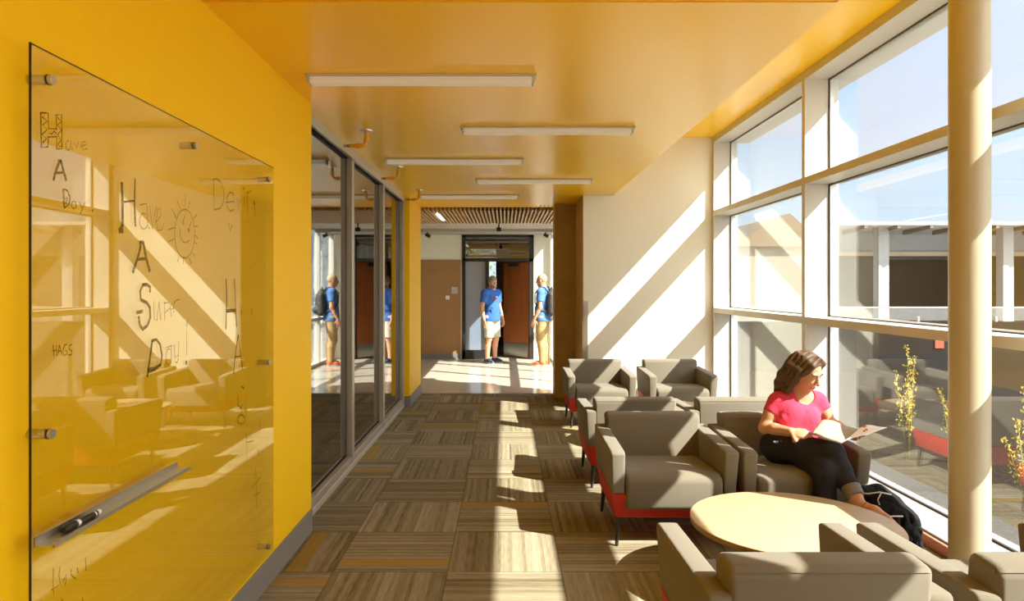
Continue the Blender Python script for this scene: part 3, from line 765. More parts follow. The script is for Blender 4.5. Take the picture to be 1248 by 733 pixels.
def V(*a): return np.array(a, float)
def unit(v): v = np.array(v, float); return v/np.linalg.norm(v)
def head_frame(f, tilt=0):
    f = unit(f); up = V(0, 0, 1); r = unit(np.cross(f, up)); u = np.cross(r, f)
    c, s_ = math.cos(tilt), math.sin(tilt)
    r, u = r*c+u*s_, u*c-r*s_
    return r, f, u          # right (its own right), forward, up
def add_head(S, c, fr, sc=1.0, male=False):
    r, f, u = fr; Rm = np.stack([r, f, u], 1)
    P = lambda x, y, z: V(*c)+sc*(r*x+f*y+u*z)
    S.ell(P(0, -.012, .03), V(.074, .094, .092)*sc, Rm, .01)           # skull
    S.ell(P(0, .022, -.035), V(.057, .066, .078)*sc, Rm, .03)          # face and jaw
    S.ell(P(0, .055, -.098), V(.024, .022, .018)*sc, Rm, .025)         # chin
    for s in (-1, 1):
        S.ell(P(s*.032, .062, -.022), V(.022, .018, .018)*sc, Rm, .018)     # cheek bones
        S.ell(P(s*.031, .094, .012), V(.017, .014, .011)*sc, Rm, .012, 'sub')  # sockets
        S.ell(P(s*.031, .074, .010), V(.013, .012, .012)*sc, Rm, .004)     # lids
        S.ell(P(s*.074, -.005, -.005), V(.010, .020, .030)*sc, Rm, .006)    # ears
    S.ell(P(0, .078, .030), V(.045, .012, .010)*sc, Rm, .014)          # brow
    S.cone(P(0, .086, .014), P(0, .108, -.026), .008*sc, .0115*sc, .008)   # nose
    for s in (-1, 1): S.ell(P(s*.010, .098, -.028), V(.009, .010, .008)*sc, Rm, .006)
    S.ell(P(0, .086, -.058), V(.024, .010, .0065)*sc, Rm, .006)        # lips
    S.ell(P(0, .084, -.069), V(.020, .010, .0065)*sc, Rm, .006)
    S.cone(P(0, -.03, -.06), P(0, -.035, -.15), .052*sc, .056*sc, .03)  # top of neck
    return P, Rm
def face_parts(o, P, Rm, sc, hairm, brow=True):
    r, f, u = Rm[:, 0], Rm[:, 1], Rm[:, 2]
    MR = Matrix(((Rm[0, 0], Rm[0, 1], Rm[0, 2]), (Rm[1, 0], Rm[1, 1], Rm[1, 2]), (Rm[2, 0], Rm[2, 1], Rm[2, 2])))
    for s in (-1, 1):
        e = MB().ball(P(s*.031, .0785, .008), .0095*sc, (1.2, .8, .62), MR).build('eye', M['eye'], o, True)
        MB().ball(P(s*.031, .0855, .005), .005*sc, (1, .5, 1), MR).build('iris', M['iris'], e, True)
        MB().tube([P(s*.014, .0905, .028), P(s*.030, .0915, .034), P(s*.048, .082, .029)], [.003*sc, .0042*sc, .0022*sc], 8).build('eyebrow', hairm, o, True)
    b = MB()
    b.ball(P(0, .0895, -.0585), .022*sc, (1, .32, .2), MR).ball(P(0, .0875, -.0675), .019*sc, (1, .35, .24), MR)
    b.build('lips', M['lip'], o, True)
def add_hand(S, w, d, pn, curl=.5, sc=1.0, side=1, spread=.25, k=.006):
    """w wrist, d direction to the knuckles, pn palm normal (fingers curl towards it), side: which way the thumb sits"""
    d = unit(d); pn = unit(pn-d*np.dot(pn, d)); t = np.cross(d, pn)*side
    K = w+d*.085*sc
    S.ell(w+d*.048*sc, V(.040, .050, .016)*sc, np.stack([t, d, pn], 1), .012)
    for i, (off, ln) in enumerate(((.030, .072), (.010, .080), (-.011, .074), (-.030, .058))):
        p = K+t*off*sc-d*(.004 if i in (0, 2) else (.0 if i == 1 else .012))*sc
        pts = [w+d*.05*sc+t*off*.8*sc, p]
        dd = unit(d+t*(off*spread/.03)*.4); a = 0
        for j, frac in enumerate((.45, .32, .23)):
            a += curl*(.8, 1.0, .7)[j]
            v = dd*math.cos(a)+pn*math.sin(a)
            p = p+v*ln*frac*sc; pts.append(p)
        S.chain(pts, [.0095*sc, .0095*sc, .0085*sc, .0078*sc, .0068*sc], k)
    b = w+d*.018*sc+t*.026*sc
    p1 = b+(d*.55+t*.75+pn*.25)*.038*sc; p2 = p1+(d*.85+t*.25+pn*(.3+.5*curl))*.032*sc; p3 = p2+(d*.9+pn*(.3+.7*curl)-t*.1*curl)*.024*sc
    S.chain([b, p1, p2, p3], [.014*sc, .0115*sc, .0098*sc, .008*sc], k)

# ---------------- the reading woman
def woman():
    root = thing('person', 'woman in pink tee shirt and dark jeans reading in an armchair', 'person', (0, 0, 0))
    h = .0045
    lo, hi = (1.45, 3.45, 0), (2.30, 4.72, 1.24)
    S = SDF(lo, hi, h)
    pel = V(1.755, 4.35, .525); belly = V(1.775, 4.385, .61); chest = V(1.815, 4.40, .715); neckb = V(1.835, 4.395, .822)
    hd = V(1.850, 4.325, .978)
    shR, shL = V(1.697, 4.395, .778), V(1.968, 4.415, .780)
    elR, elL = V(1.618, 4.375, .622), V(2.025, 4.39, .655)
    wrR, wrL = V(1.712, 4.21, .632), V(2.075, 4.20, .612)
    HS = 1.0; fwd = unit(V(.25, -1, 0)); side = V(fwd[1]*-1, fwd[0], 0)     # image-left to image-right
    sx = unit(shL-shR)
    # torso
    ax = unit(chest-pel); sx = unit(sx-ax*(sx@ax)); ay = unit(np.cross(ax, sx)); Rt = np.stack([sx, ay, ax], 1)
    def torso(S, o=0):
        S.ell(pel, V(.165+o, .115+o, .105+o), np.stack([V(1, .1, 0)/math.hypot(1, .1), V(-.1, 1, 0)/math.hypot(1, .1), V(0, 0, 1)], 1), .03)
        S.ell(belly, V(.120+o, .092+o, .12+o), Rt, .05)
        S.ell(chest, V(.130+o, .092+o, .125+o), Rt, .05)
        for s in (-1, 1): S.ell(chest+sx*s*.056+V(.01, -.068, -.015), V(.052+o, .042+o, .055+o), None, .05)
        S.cone(shR*.8+neckb*.2, neckb, .050+o, .058+o, .03); S.cone(shL*.8+neckb*.2, neckb, .050+o, .058+o, .03)
    torso(S)
    S.cone(neckb+V(0, .01, -.02), hd+V(-.005, .045, -.07), .054, .050, .03)
    fr = head_frame((.50, -.74, -.46), -.10)
    P, Rm = add_head(S, hd, fr, HS)
    # arms
    S.chain([shR, shR*.5+elR*.5, elR], [.050, .044, .037], .02); S.chain([elR, elR*.6+wrR*.4, wrR], [.038, .035, .025], .015)
    S.chain([shL, shL*.5+elL*.5, elL], [.050, .044, .037], .02); S.chain([elL, elL*.6+wrL*.4, wrL], [.038, .035, .025], .015)
    add_hand(S, wrR, unit(V(.75, -.55, -.08)), V(.25, .30, -.55), .62, .98, -1)
    add_hand(S, wrL, unit(V(.10, -.95, .08)), V(-.45, -.1, .8), .42, .95, -1)
    # legs: her right one crosses over the other
    hipR, hipL = V(1.685, 4.33, .505), V(1.82, 4.33, .50)
    knR, anR = V(1.875, 4.02, .548), V(1.905, 3.81, .352)
    knL, anL = V(1.80, 3.955, .455), V(1.80, 3.88, .085)
    def legs(S, o=0, low=True):
        S.chain([hipR, hipR*.5+knR*.5, knR], [.088+o, .074+o, .058+o], .03)
        m = knR*.62+anR*.38+V(0, .015, -.012)
        S.chain([knR, m, anR], [.056+o, .054+o, .034+o], .02)
        S.chain([hipL, hipL*.5+knL*.5, knL], [.088+o, .072+o, .058+o], .03)
        S.chain([knL, knL*.62+anL*.38+V(0, .03, 0), anL], [.056+o, .052+o, .034+o], .02)
    legs(S)
    # feet
    toe = V(2.022, 3.615, .272); fd = unit(toe-anR)
    S.chain([anR, anR+V(.0, .02, -.045)], [.033, .028], .015)
    S.chain([anR+V(0, .012, -.03), anR*.55+toe*.45+V(0, 0, -.012), anR*.25+toe*.75+V(0, 0, -.008)], [.031, .032, .027], .02)
    lat = unit(np.cross(fd, V(0, 0, 1)))
    for i, (off, ln, rr) in enumerate(((.026, .062, .0115), (.010, .060, .0085), (-.003, .055, .008), (-.015, .047, .0075), (-.026, .038, .007))):
        b = anR*.25+toe*.75+V(0, 0, -.008)+lat*off*.8
        S.chain([b, b+fd*ln*.6+V(0, 0, .002), b+fd*ln+V(0, 0, -.003)], [rr+.004, rr, rr*.9], .006)
    S.chain([anL, anL+V(0, .02, -.045)], [.033, .030], .015)
    S.chain([anL+V(0, .01, -.045), anL+V(.005, -.09, -.055), anL+V(.01, -.15, -.063)], [.028, .026, .018], .02)
    body = S.mesh('body', M['skin'], root)
    face_parts(body, P, Rm, HS, M['brow'])
    for i, (off, ln) in enumerate(((.026, .062), (.010, .060), (-.003, .055), (-.015, .047), (-.026, .038))):
        b = anR*.25+toe*.75+V(0, 0, -.008)+lat*off*.8+fd*(ln+.001)+V(0, 0, .005)
        MB().ball(b, .0085 if i == 0 else .0062, (1, 1, .55)).build('toenail', M['nail'], body, True)
    # tee shirt
    T = SDF((1.45, 4.1, .46), (2.15, 4.66, .93), h)
    T.chain([shR, shR*.52+elR*.48], [.054, .053], .02); T.chain([shL, shL*.52+elL*.48], [.054, .053], .02)
    for s, (a, b) in ((1, (shR, elR)), (1, (shL, elL))):
        q = a*.56+b*.44; T.plane(q, unit(b-a), .004)
    torso(T, .009)
    for i in range(7):
        a = chest+V(-.11+.035*i, -.095, -.02-.012*i); T.cone(a, a+V(.06, -.0, -.10), .010, .007, .025)
    T.ell(neckb+V(.022, -.055, .012), V(.066, .075, .060), None, .006, 'sub')
    T.cone(neckb+V(0, 0, .02), neckb+V(0, -.03, .12), .060, .07, .004, 'sub')
    T.plane(V(1.75, 4.3, .545), unit(V(.0, .30, -1)), .006)
    T.mesh('tee_shirt', M['pink'], root)
    # jeans
    J = SDF((1.48, 3.70, .0), (2.12, 4.62, .64), h)
    Rp = np.stack([V(1, .1, 0)/math.hypot(1, .1), V(-.1, 1, 0)/math.hypot(1, .1), V(0, 0, 1)], 1)
    J.ell(pel, V(.173, .122, .112), Rp, .03)
    legs(J, .009)
    for t in (.25, .4, .55): J.cone(hipR*(1-t)+knR*t+V(-.07, -.02, .03), hipR*(1-t)+knR*t+V(.04, -.03, .07), .008, .006, .02)
    for t in (.15, .3): J.cone(knR*(1-t)+anR*t+V(-.05, -.02, .0), knR*(1-t)+anR*t+V(.05, -.02, -.01), .008, .006, .02)
    J.plane(V(1.75, 4.38, .60), V(0, 0, 1), .004, V(1.48, 4.22, .3), V(2.12, 4.62, .64))
    q = anR*.86+knR*.14; J.plane(q, unit(anR-knR), .003, q-.09, q+.09)
    q = anL*.9+knL*.1; J.plane(q, unit(anL-knL), .003, V(1.5, 3.7, 0), V(2.1, 4.05, .2))
    je = J.mesh('jeans', M['denim'], root)
    K = SDF((1.75, 3.68, .28), (2.05, 3.98, .50), h)
    a, b = anR*.98+knR*.02, anR*.76+knR*.24
    K.chain([a, b], [.049, .053], .003); K.plane(anR*.87+knR*.13-unit(anR-knR)*.032, -unit(anR-knR), .003); K.plane(anR*.87+knR*.13+unit(anR-knR)*.030, unit(anR-knR), .003)
    K.mesh('rolled_cuff', M['cuff'], je)
    q = hipR+V(-.035, -.085, .055)
    MB().ball(q, .03, (1.25, .25, .35), Euler((.5, .1, .2)).to_matrix()).ball(q+V(.03, -.012, .008), .02, (1.2, .3, .3), Euler((.5, .1, .2)).to_matrix()).build('faded_patch', M['fade'], je, True)
    # sandal on the raised foot
    so = MB(); ups = V(0, 0, 1)-fd*fd[2]; ups = unit(ups)
    for (u, w2) in ((0, 0),):
        pts = []
        for t, ww in ((-.045, .026), (0.0, .031), (.07, .027), (.13, .034), (.19, .037), (.235, .026)):
            pts.append((t, ww))
        base = anR-ups*.058+fd*.0
        L_ = [base+fd*t+lat*ww for t, ww in pts]; R_ = [base+fd*t-lat*ww for t, ww in pts]
        so.hexa([tuple(p) for p in L_+R_[::-1]], [tuple(p+ups*.013) for p in L_+R_[::-1]], .003, 1)
    sd = so.build('sandal', M['sandal'], root, auto=50)
    for t, w2, hh in ((.15, .037, .042), (.06, .034, .058)):
        c = anR-ups*.048+fd*t
        MB().tube([c+lat*w2*math.cos(a_)+ups*hh*math.sin(a_) for a_ in np.linspace(0, PI, 12)], .0045, 8).build('strap', M['sandal'], sd, True)
    # hair
    r, f, u = Rm[:, 0], Rm[:, 1], Rm[:, 2]
    Hh = SDF((1.58, 4.10, .70), (2.10, 4.60, 1.18), .004)
    Hh.ell(P(0, -.016, .036), V(.079, .097, .095)*HS, Rm, .01)
    def lock(pts, rs): Hh.chain([P(*p) for p in pts], rs, .022)
    for s in (-1, 1):
        for k, (y0, z1) in enumerate(((.018, -.125), (-.008, -.170), (-.032, -.180), (-.055, -.175), (-.072, -.16))):
            lock([(s*.045, y0, .09), (s*.074, y0-.008, .02), (s*(.076+.003*k), y0-.020, -.06), (s*(.074+.012*(k % 2)), y0-.03+.014*(k % 2), -.13), (s*(.080-.010*(k % 2)), y0-.02-.01*(k % 2), z1-.03)], [.018, .019, .021, .018, .007])
    for x in (-.05, 0, .05): lock([(x, -.080, .05), (x*1.1, -.080, -.05), (x*1.2, -.066, -.16)], [.026, .026, .012])
    # parting sweep across the forehead
    lock([(-.016, .045, .122), (-.056, .052, .082), (-.076, .034, .015)], [.010, .013, .013])
    lock([(.0, .045, .124), (.050, .054, .085), (.076, .036, .015)], [.010, .013, .013])
    # strand grooves
    for s in (-1, 1):
        for k in range(6):
            a_ = .25+.2*k
            pts = [P(s*.012, .045-.034*k, .134-.003*k), P(s*.066, .040-.034*k, .098), P(s*.095, .02-.030*k, .0), P(s*.099, .004-.028*k, -.12)]
            for i in range(3): Hh.cone(pts[i], pts[i+1], .002, .002, .010, 'sub')
    Hh.ell(P(0, .092, -.022), V(.066, .066, .106), Rm, .010, 'sub')
    Hh.cone(P(0, .05, -.12), P(0, .0, -.22), .055, .065, .01, 'sub')
    Hh.mesh('hair', M['hair'], root)
    return P
woman()

# newspaper held open on her lap
def pix(px, py, Y): return V((px-VX)/FPX*Y, Y, H+(VY-py)/FPX*Y)
npap = thing('newspaper', 'open newspaper held by the reading woman', 'newspaper', (0, 0, 0))
def sheet(name, LT, LB, RB, RT, bow, m, th=.0015, n=10):
    b = MB(); top = []
    for i in range(n+1):
        u = i/n; row = []
        for j in range(5):
            v = j/4
            p = (LT*(1-u)+RT*u)*(1-v)+(LB*(1-u)+RB*u)*v
            p = p+V(0, 0, bow*math.sin(PI*u)+.006*math.sin(2.2*PI*u+v))
            row.append(p)
        top.append(row)
    vt = [[b.bm.verts.new(p) for p in row] for row in top]; vb = [[b.bm.verts.new(p-V(0, 0, th)) for p in row] for row in top]
    for i in range(n):
        for j in range(4):
            b.bm.faces.new((vt[i][j], vt[i+1][j], vt[i+1][j+1], vt[i][j+1])); b.bm.faces.new((vb[i][j], vb[i][j+1], vb[i+1][j+1], vb[i+1][j]))
    for i in range(n):
        for j in (0, 4):
            b.bm.faces.new((vt[i][j], vt[i+1][j], vb[i+1][j], vb[i][j]))
    for j in range(4):
        for i in (0, n):
            b.bm.faces.new((vt[i][j], vt[i][j+1], vb[i][j+1], vb[i][j]))
    return b.build(name, m, npap, True)
LT, LB, MBm, MT = pix(1001, 512, 4.24), pix(987, 531, 4.06), pix(1025, 543, 3.98), pix(1046, 524, 4.18)
RB, RT = pix(1056, 532, 4.02), pix(1081, 522, 4.09)
sheet('left_page', LT, LB, MBm, MT, .012, M['paper'])  # partial shade is put into this page's colour
sheet('right_page', MT+V(0, 0, .002), MBm+V(0, 0, .002), RB, RT, .022, M['paperw'])
q = lambda a, b, c, d, u, v: (a*(1-u)+d*u)*(1-v)+(b*(1-u)+c*u)*v+V(0, 0, .012*math.sin(PI*u)+.006*math.sin(2.2*PI*u+v)+.0012)
bb = MB()
for (u0, u1, v0, v1) in ((.18, .5, .2, .55),):
    for i in range(4):
        ua, ub = u0+(u1-u0)*i/4, u0+(u1-u0)*(i+1)/4
        bb.quad(q(LT, LB, MBm, MT, ua, v0), q(LT, LB, MBm, MT, ub, v0), q(LT, LB, MBm, MT, ub, v1), q(LT, LB, MBm, MT, ua, v1))
bb.build('printed_picture', M['print'], npap)

# black bag slumped on the floor by her chair
def bag():
    t = thing('bag', 'black nylon bag with pale piping slumped on the floor beside the woman', 'bag', (-.045, -.05, 0))
    B = SDF((1.92, 3.70, -.02), (2.44, 4.12, .46), .005)
    B.chain([V(2.12, 3.93, .07), V(2.14, 3.95, .20), V(2.10, 3.97, .31)], [.105, .100, .065], .05)
    B.chain([V(2.24, 3.89, .06), V(2.22, 3.91, .20), V(2.17, 3.94, .30)], [.085, .085, .055], .05)
    B.chain([V(2.02, 3.95, .36), V(2.12, 3.96, .35), V(2.20, 3.93, .31)], [.035, .045, .03], .03)
    for i in range(6):
        B.cone(V(2.00+.05*i, 3.80+.01*(i % 2), .06+.02*i), V(2.06+.045*i, 3.84, .24-.012*i), .014, .008, .03)
        B.cone(V(2.02+.05*i, 3.81, .02), V(2.05+.045*i, 3.84, .30), .006, .006, .02, 'sub')
    B.plane(V(0, 0, .003), V(0, 0, -1), .01)
    bo = B.mesh('bag_body', M['bag'], t)
    G = SDF((1.95, 3.70, -.02), (2.30, 4.0, .30), .005)
    G.chain([V(2.06, 3.86, .06), V(2.09, 3.87, .16)], [.072, .06], .03); G.chain([V(2.06, 3.86, .06), V(2.16, 3.83, .05)], [.072, .055], .03)
    G.plane(V(0, 0, .003), V(0, 0, -1), .008)
    G.mesh('front_pocket', M['baggrey'], t)
    def on(px, py, Y): return tuple(pix(px, py, Y))
    MB().tube([on(1046, 597, 3.87), on(1062, 599, 3.83), on(1076, 597, 3.82), on(1090, 600, 3.84)], .004, 8).build('piping', M['bagtrim'], t, True)
    MB().tube([on(1070, 622, 3.77), on(1080, 627, 3.765), on(1092, 626, 3.765), on(1104, 626, 3.79)], .004, 8).build('piping', M['bagtrim'], t, True)
    MB().tube([on(1078, 598, 3.81), on(1074, 606, 3.795), on(1076, 612, 3.79)], .003, 8).build('zip_pull', M['bagtrim'], t, True)
    MB().tube([(2.27, 3.86, .05), (2.31, 3.82, .02), (2.335, 3.74, .006), (2.30, 3.68, .005), (2.27, 3.66, .005)], .005, 8).build('strap', M['bag'], t, True)
bag()

# ---------------- the two men in the lobby
def man(loc, face, spec):
    """stands at loc facing direction face; built in its own frame: x right, y forward"""
    root = thing('person', spec['label'], 'person', (loc[0], loc[1], 0), math.atan2(face[1], face[0])-PI/2)
    h = .0055; hh = spec['h']/1.75
    lo, hi = (-.42, -.30, 0), (.42, .42, 1.85)
    S = SDF(lo, hi, h); g = lambda x, y, z: V(x*hh, y*hh, z*hh)
    Z = np.eye(3)
    sh, el, wr = {}, {}, {}
    for s in (-1, 1):
        sh[s] = g(s*.185, -.01, 1.42); el[s] = g(s*.252, -.03, 1.13); wr[s] = g(s*.266, .05+spec.get('armf', 0), .89)
    hip = {s: g(s*.09, 0, .92) for s in (-1, 1)}; kn = {s: g(s*.10, .02, .50) for s in (-1, 1)}; an = {s: g(s*.105, -.02, .095) for s in (-1, 1)}
    def torso(S, o=0):
        S.ell(g(0, 0, .95), V(.165+o, .115+o, .13+o)*hh, Z, .04)
        S.ell(g(0, .015, 1.10), V(.15+o, .115+o, .16+o)*hh, Z, .06)
        S.ell(g(0, 0, 1.30), V(.175+o, .115+o, .17+o)*hh, Z, .06)
        for s in (-1, 1): S.cone(g(0, -.01, 1.46), sh[s], .065+o, .058+o, .04)
    torso(S)
    S.cone(g(0, -.01, 1.44), g(0, .02, 1.58), .062, .056, .03)
    fr = head_frame(spec.get('look', (0, 1, -.05)))
    P, Rm = add_head(S, g(0, .03, 1.635), fr, 1.03*hh, True)
    for s in (-1, 1):
        S.chain([sh[s], sh[s]*.5+el[s]*.5, el[s]], [.056, .048, .040], .02); S.chain([el[s], el[s]*.6+wr[s]*.4, wr[s]], [.041, .038, .028], .015)
        add_hand(S, wr[s], unit(V(0, .12, -1)), V(-s, .1, 0), .28, 1.05, -s if True else s)
    def legs(S, o=0, o2=0):
        for s in (-1, 1):
            S.chain([hip[s], hip[s]*.5+kn[s]*.5, kn[s]], [.095+o, .078+o, .060+o+o2], .02)
            S.chain([kn[s], kn[s]*.65+an[s]*.35+g(0, -.02, 0), an[s]], [.058+o+o2, .056+o+o2, .040+o+o2], .02)
    legs(S)
    for s in (-1, 1):
        S.chain([an[s], an[s]+g(0, -.03, -.055)], [.038, .034], .02); S.chain([an[s]+g(0, -.01, -.05), an[s]+g(s*.015, .15, -.065)], [.035, .026], .02)
    body = S.mesh('body', spec['skin'], root)
    face_parts(body, P, Rm, 1.03*hh, spec['hairm'])
    T = SDF((-.42, -.30, .7), (.42, .30, 1.6), h)
    for s in (-1, 1):
        T.chain([sh[s], sh[s]*.35+el[s]*.65], [.066, .064], .02)
    for s in (-1, 1):
        q = sh[s]*.36+el[s]*.64; T.plane(q, unit(el[s]-sh[s]), .004, q-V(.09, .2, .2), q+V(.09, .2, .2))
    torso(T, .012)
    T.cone(g(0, 0, 1.0), g(0, 0, .80), .135, .135, .05); T.ell(g(0, 0, .88), V(.205, .152, .20)*hh, Z, .03)
    T.ell(g(0, .03, 1.545), V(.075, .075, .07), Z, .006, 'sub'); T.cone(g(0, 0, 1.52), g(0, .02, 1.62), .068, .075, .004, 'sub')
    T.plane(g(0, 0, .86), V(0, 0, -1), .006)
    for i in range(6): T.cone(g(-.15+.05*i, .11, 1.0+.03*(i % 2)), g(-.10+.05*i, .125, 1.14), .010, .006, .02)
    sh_o = T.mesh('shirt', spec['shirt'], root)
    if spec.get('print'):
        MB().ball(g(.035, .128, 1.30), .03, (1, .25, 1.1)).build('red_emblem', M['redprint'], sh_o, True)
        MB().ball(g(-.01, .130, 1.345), .026, (1.3, .2, .8)).build('pale_emblem', M['lilac'], sh_o, True)
    Tr = SDF((-.32, -.25, .03), (.32, .25, 1.05), h)
    Tr.ell(g(0, 0, .93), V(.172, .122, .12)*hh, Z, .04); legs(Tr, .014, spec['flare'])
    Tr.plane(g(0, 0, 1.0), V(0, 0, 1), .004); Tr.plane(g(0, 0, spec['hem']), V(0, 0, -1), .004)
    for i in range(5):
        for s in (-1, 1): Tr.cone(g(s*.14, -.03+.01*i, .86-.06*i), g(s*.04, .06, .80-.07*i), .009, .007, .025)
    Tr.mesh(spec['legname'], spec['trousers'], root)
    for s in (-1, 1):
        F = SDF((s*.12-.12, -.16, -.01), (s*.12+.12, .26, .20), .005); a = an[s]
        F.chain([a+g(0, -.025, -.03), a+g(0, -.03, -.052)], [.048, .045], .02); F.chain([a+g(0, -.02, -.048), a+g(s*.015, .09, -.052), a+g(s*.02, .165, -.060)], [.046, .046, .034], .03)
        F.cone(a+g(0, .02, -.01), a+g(.01*s, .09, -.035), .036, .030, .02)
        F.plane(V(0, 0, .014), V(0, 0, -1), .003); F.plane(V(0, 0, .125*hh), V(0, 0, 1), .004)
        fo = F.mesh('shoe', spec['shoe'], root)
        G = SDF((s*.12-.12, -.16, -.01), (s*.12+.12, .26, .10), .005)
        G.chain([a+g(0, -.03, -.06), a+g(s*.015, .09, -.062), a+g(s*.02, .168, -.064)], [.050, .050, .038], .03)
        G.plane(V(0, 0, .022), V(0, 0, 1), .002); G.plane(V(0, 0, .001), V(0, 0, -1), .002)
        G.mesh('sole', spec['sole'], fo)
    Hh = SDF((-.14, -.16, 1.45), (.14, .20, 1.85), .0045); sc = 1.03*hh
    o = spec['hairo']
    Hh.ell(P(0, -.018, .036), V(.074+o, .092+o, .090+o)*sc, Rm, .01)
    Hh.ell(P(0, .085, -.055), V(.072, .085, .098)*sc, Rm, .01, 'sub')
    Hh.cone(P(0, .0, -.05), P(0, -.03, -.2), .08*sc, .08*sc, .01, 'sub')
    if spec.get('beard'):
        Hh.ell(P(0, .035, -.072), V(.060, .062, .052)*sc, Rm, .01); Hh.ell(P(0, .09, -.058), V(.022, .02, .010)*sc, Rm, .004, 'sub'); Hh.ell(P(0, .065, .0), V(.07, .06, .055)*sc, Rm, .01, 'sub')
    Hh.mesh('hair', spec['hairm'], root)
    return root
m1 = man((-.27, 13.82), unit((.72, -.69)), dict(h=1.70, label='man in blue tee shirt and pale shorts standing before the entrance door', skin=M['skin2'], hairm=M['greyhair'], hairo=.012, beard=True,
    shirt=M['blueshirt'], print=True, trousers=M['stone'], legname='shorts', flare=.022, hem=.53, shoe=M['shoe'], sole=M['sole'], look=(.35, 1, -.02)))
m2 = man((.715, 13.42), unit((-.93, .37)), dict(h=1.73, label='man in blue shirt and khaki trousers seen from behind', skin=M['skin'], hairm=M['blondhair'], hairo=.004,
    shirt=M['denimshirt'], trousers=M['khaki'], legname='trousers', flare=.006, hem=.075, shoe=M['orange'], sole=M['sole'], look=(0, 1, -.05), armf=.04))
# backpack on the second man
bp = thing('backpack', 'charcoal backpack worn by the man in khaki trousers', 'backpack', m2.location[:], m2.rotation_euler.z)
Bk = SDF((-.22, -.42, .85), (.22, -.05, 1.55), .006)
Bk.chain([V(0, -.205, 1.06), V(0, -.195, 1.28), V(0, -.18, 1.40)], [.105, .100, .070], .04)
for s in (-1, 1): Bk.chain([V(s*.085, -.20, 1.03), V(s*.08, -.19, 1.34)], [.085, .07], .04)
Bk.chain([V(-.06, -.29, 1.06), V(.06, -.29, 1.06)], [.06, .06], .04)
Bk.plane(V(0, -.128, 1.2), V(0, 1, 0), .01)
Bk.mesh('pack_body', M['pack'], bp)
for s in (-1, 1):
    MB().tube([(s*.10, -.135, 1.40), (s*.115, -.07, 1.50), (s*.115, .03, 1.49), (s*.125, .115, 1.38), (s*.14, .11, 1.20), (s*.165, .0, 1.06), (s*.13, -.13, 1.04)], .013, 10).build('shoulder_strap', M['pack'], bp, True)
MB().tube([(-.03, -.17, 1.46), (-.02, -.18, 1.50), (.02, -.18, 1.50), (.03, -.17, 1.46)], .008, 8).build('grab_handle', M['pack'], bp, True)
# ------------------------------------------------------------------ outside
struct(MB().box(-30, 60, -30, 9, -.45, -.12).box(.97, 60, 9, 60, -.45, -.12).box(-30, .97, 18.2, 60, -.45, -.12).build('ground_outside', M['paving']))
struct(MB().box(2.9, 9.5, 3.0, 12.9, -.12, -.05).build('ground_bed', M['mulch']), 'dark bark bed outside the lounge windows', 'ground')
ww = MB().box(3.2, 24, 13, 13.25, -.12, .85).build('wall_outside', M['lowwall']); struct(ww, 'dark low retaining wall outside', 'wall')
gr = thing('guard_rail', 'glass guard rail standing on the dark low wall outside', 'railing', (3.3, 13.12, .85))
MB().box(0, 20.5, -.006, .006, .02, .25).build('glass_panel', M['glass'], gr)
MB().box(0, 20.5, -.02, .02, .25, .28, .004, 1).build('top_rail', M['mull'], gr)
for k in range(15): MB().box(k*1.45+.05, k*1.45+.09, -.02, .02, 0, .10).build('post', M['mull'], gr)
o = MB().box(7.95, 8.12, 12.985, 13.0, .36, .52, .003, 1).build('notice_sign', M['orangesign']); tag(o, 'small orange notice on the dark low wall outside', 'sign')
pv = thing('pavilion', 'low white pavilion with a flat projecting canopy beyond the windows', 'building', (11.5, 26, 0))
MB().box(0, 30, 0, 3.4, 3.80, 3.93).build('canopy', M['stucco'], pv)
MB().box(0, 30, 3, 3.4, 2.95, 3.8).build('upper_wall', M['soffit'], pv)
MB().box(0, 30, 2.9, 3.4, 2.78, 2.95).build('beam', M['beam'], pv)
MB().box(0, 30, 3.1, 3.3, -.12, 2.78).build('glazing', M['darkglass'], pv)
for x in (2.81, 7.59, 12.4, 17.2, 22): MB().box(x, x+.4, .9, 1.3, -.12, 3.8).build('column', M['stucco'], pv)
for k in range(18):
    x = .6+k*1.22
    MB().hexa([(x+.42, 2.6, 3.62), (x+.54, 2.6, 3.62), (x+.12, .02, 3.68), (x, .02, 3.68)], [(x+.42, 2.6, 3.78), (x+.54, 2.6, 3.78), (x+.12, .02, 3.80), (x, .02, 3.80)]).build('rafter', M['rafter'], pv)
gb = thing('reflection_block', 'added tan gabled block standing in for reflections in the window glass', 'building', (7.7, 24, 0))  # added block, shaped after mixed reflections in the panes
MB().box(0, 3.0, 0, 5, -.12, 2.9).build('wall', M['tan'], gb)
MB().prism([(-.2, 2.88), (1.95, 4.0), (3.2, 2.88)], 'y', -.2, 5.2).build('roof', M['reflbrown'], gb)

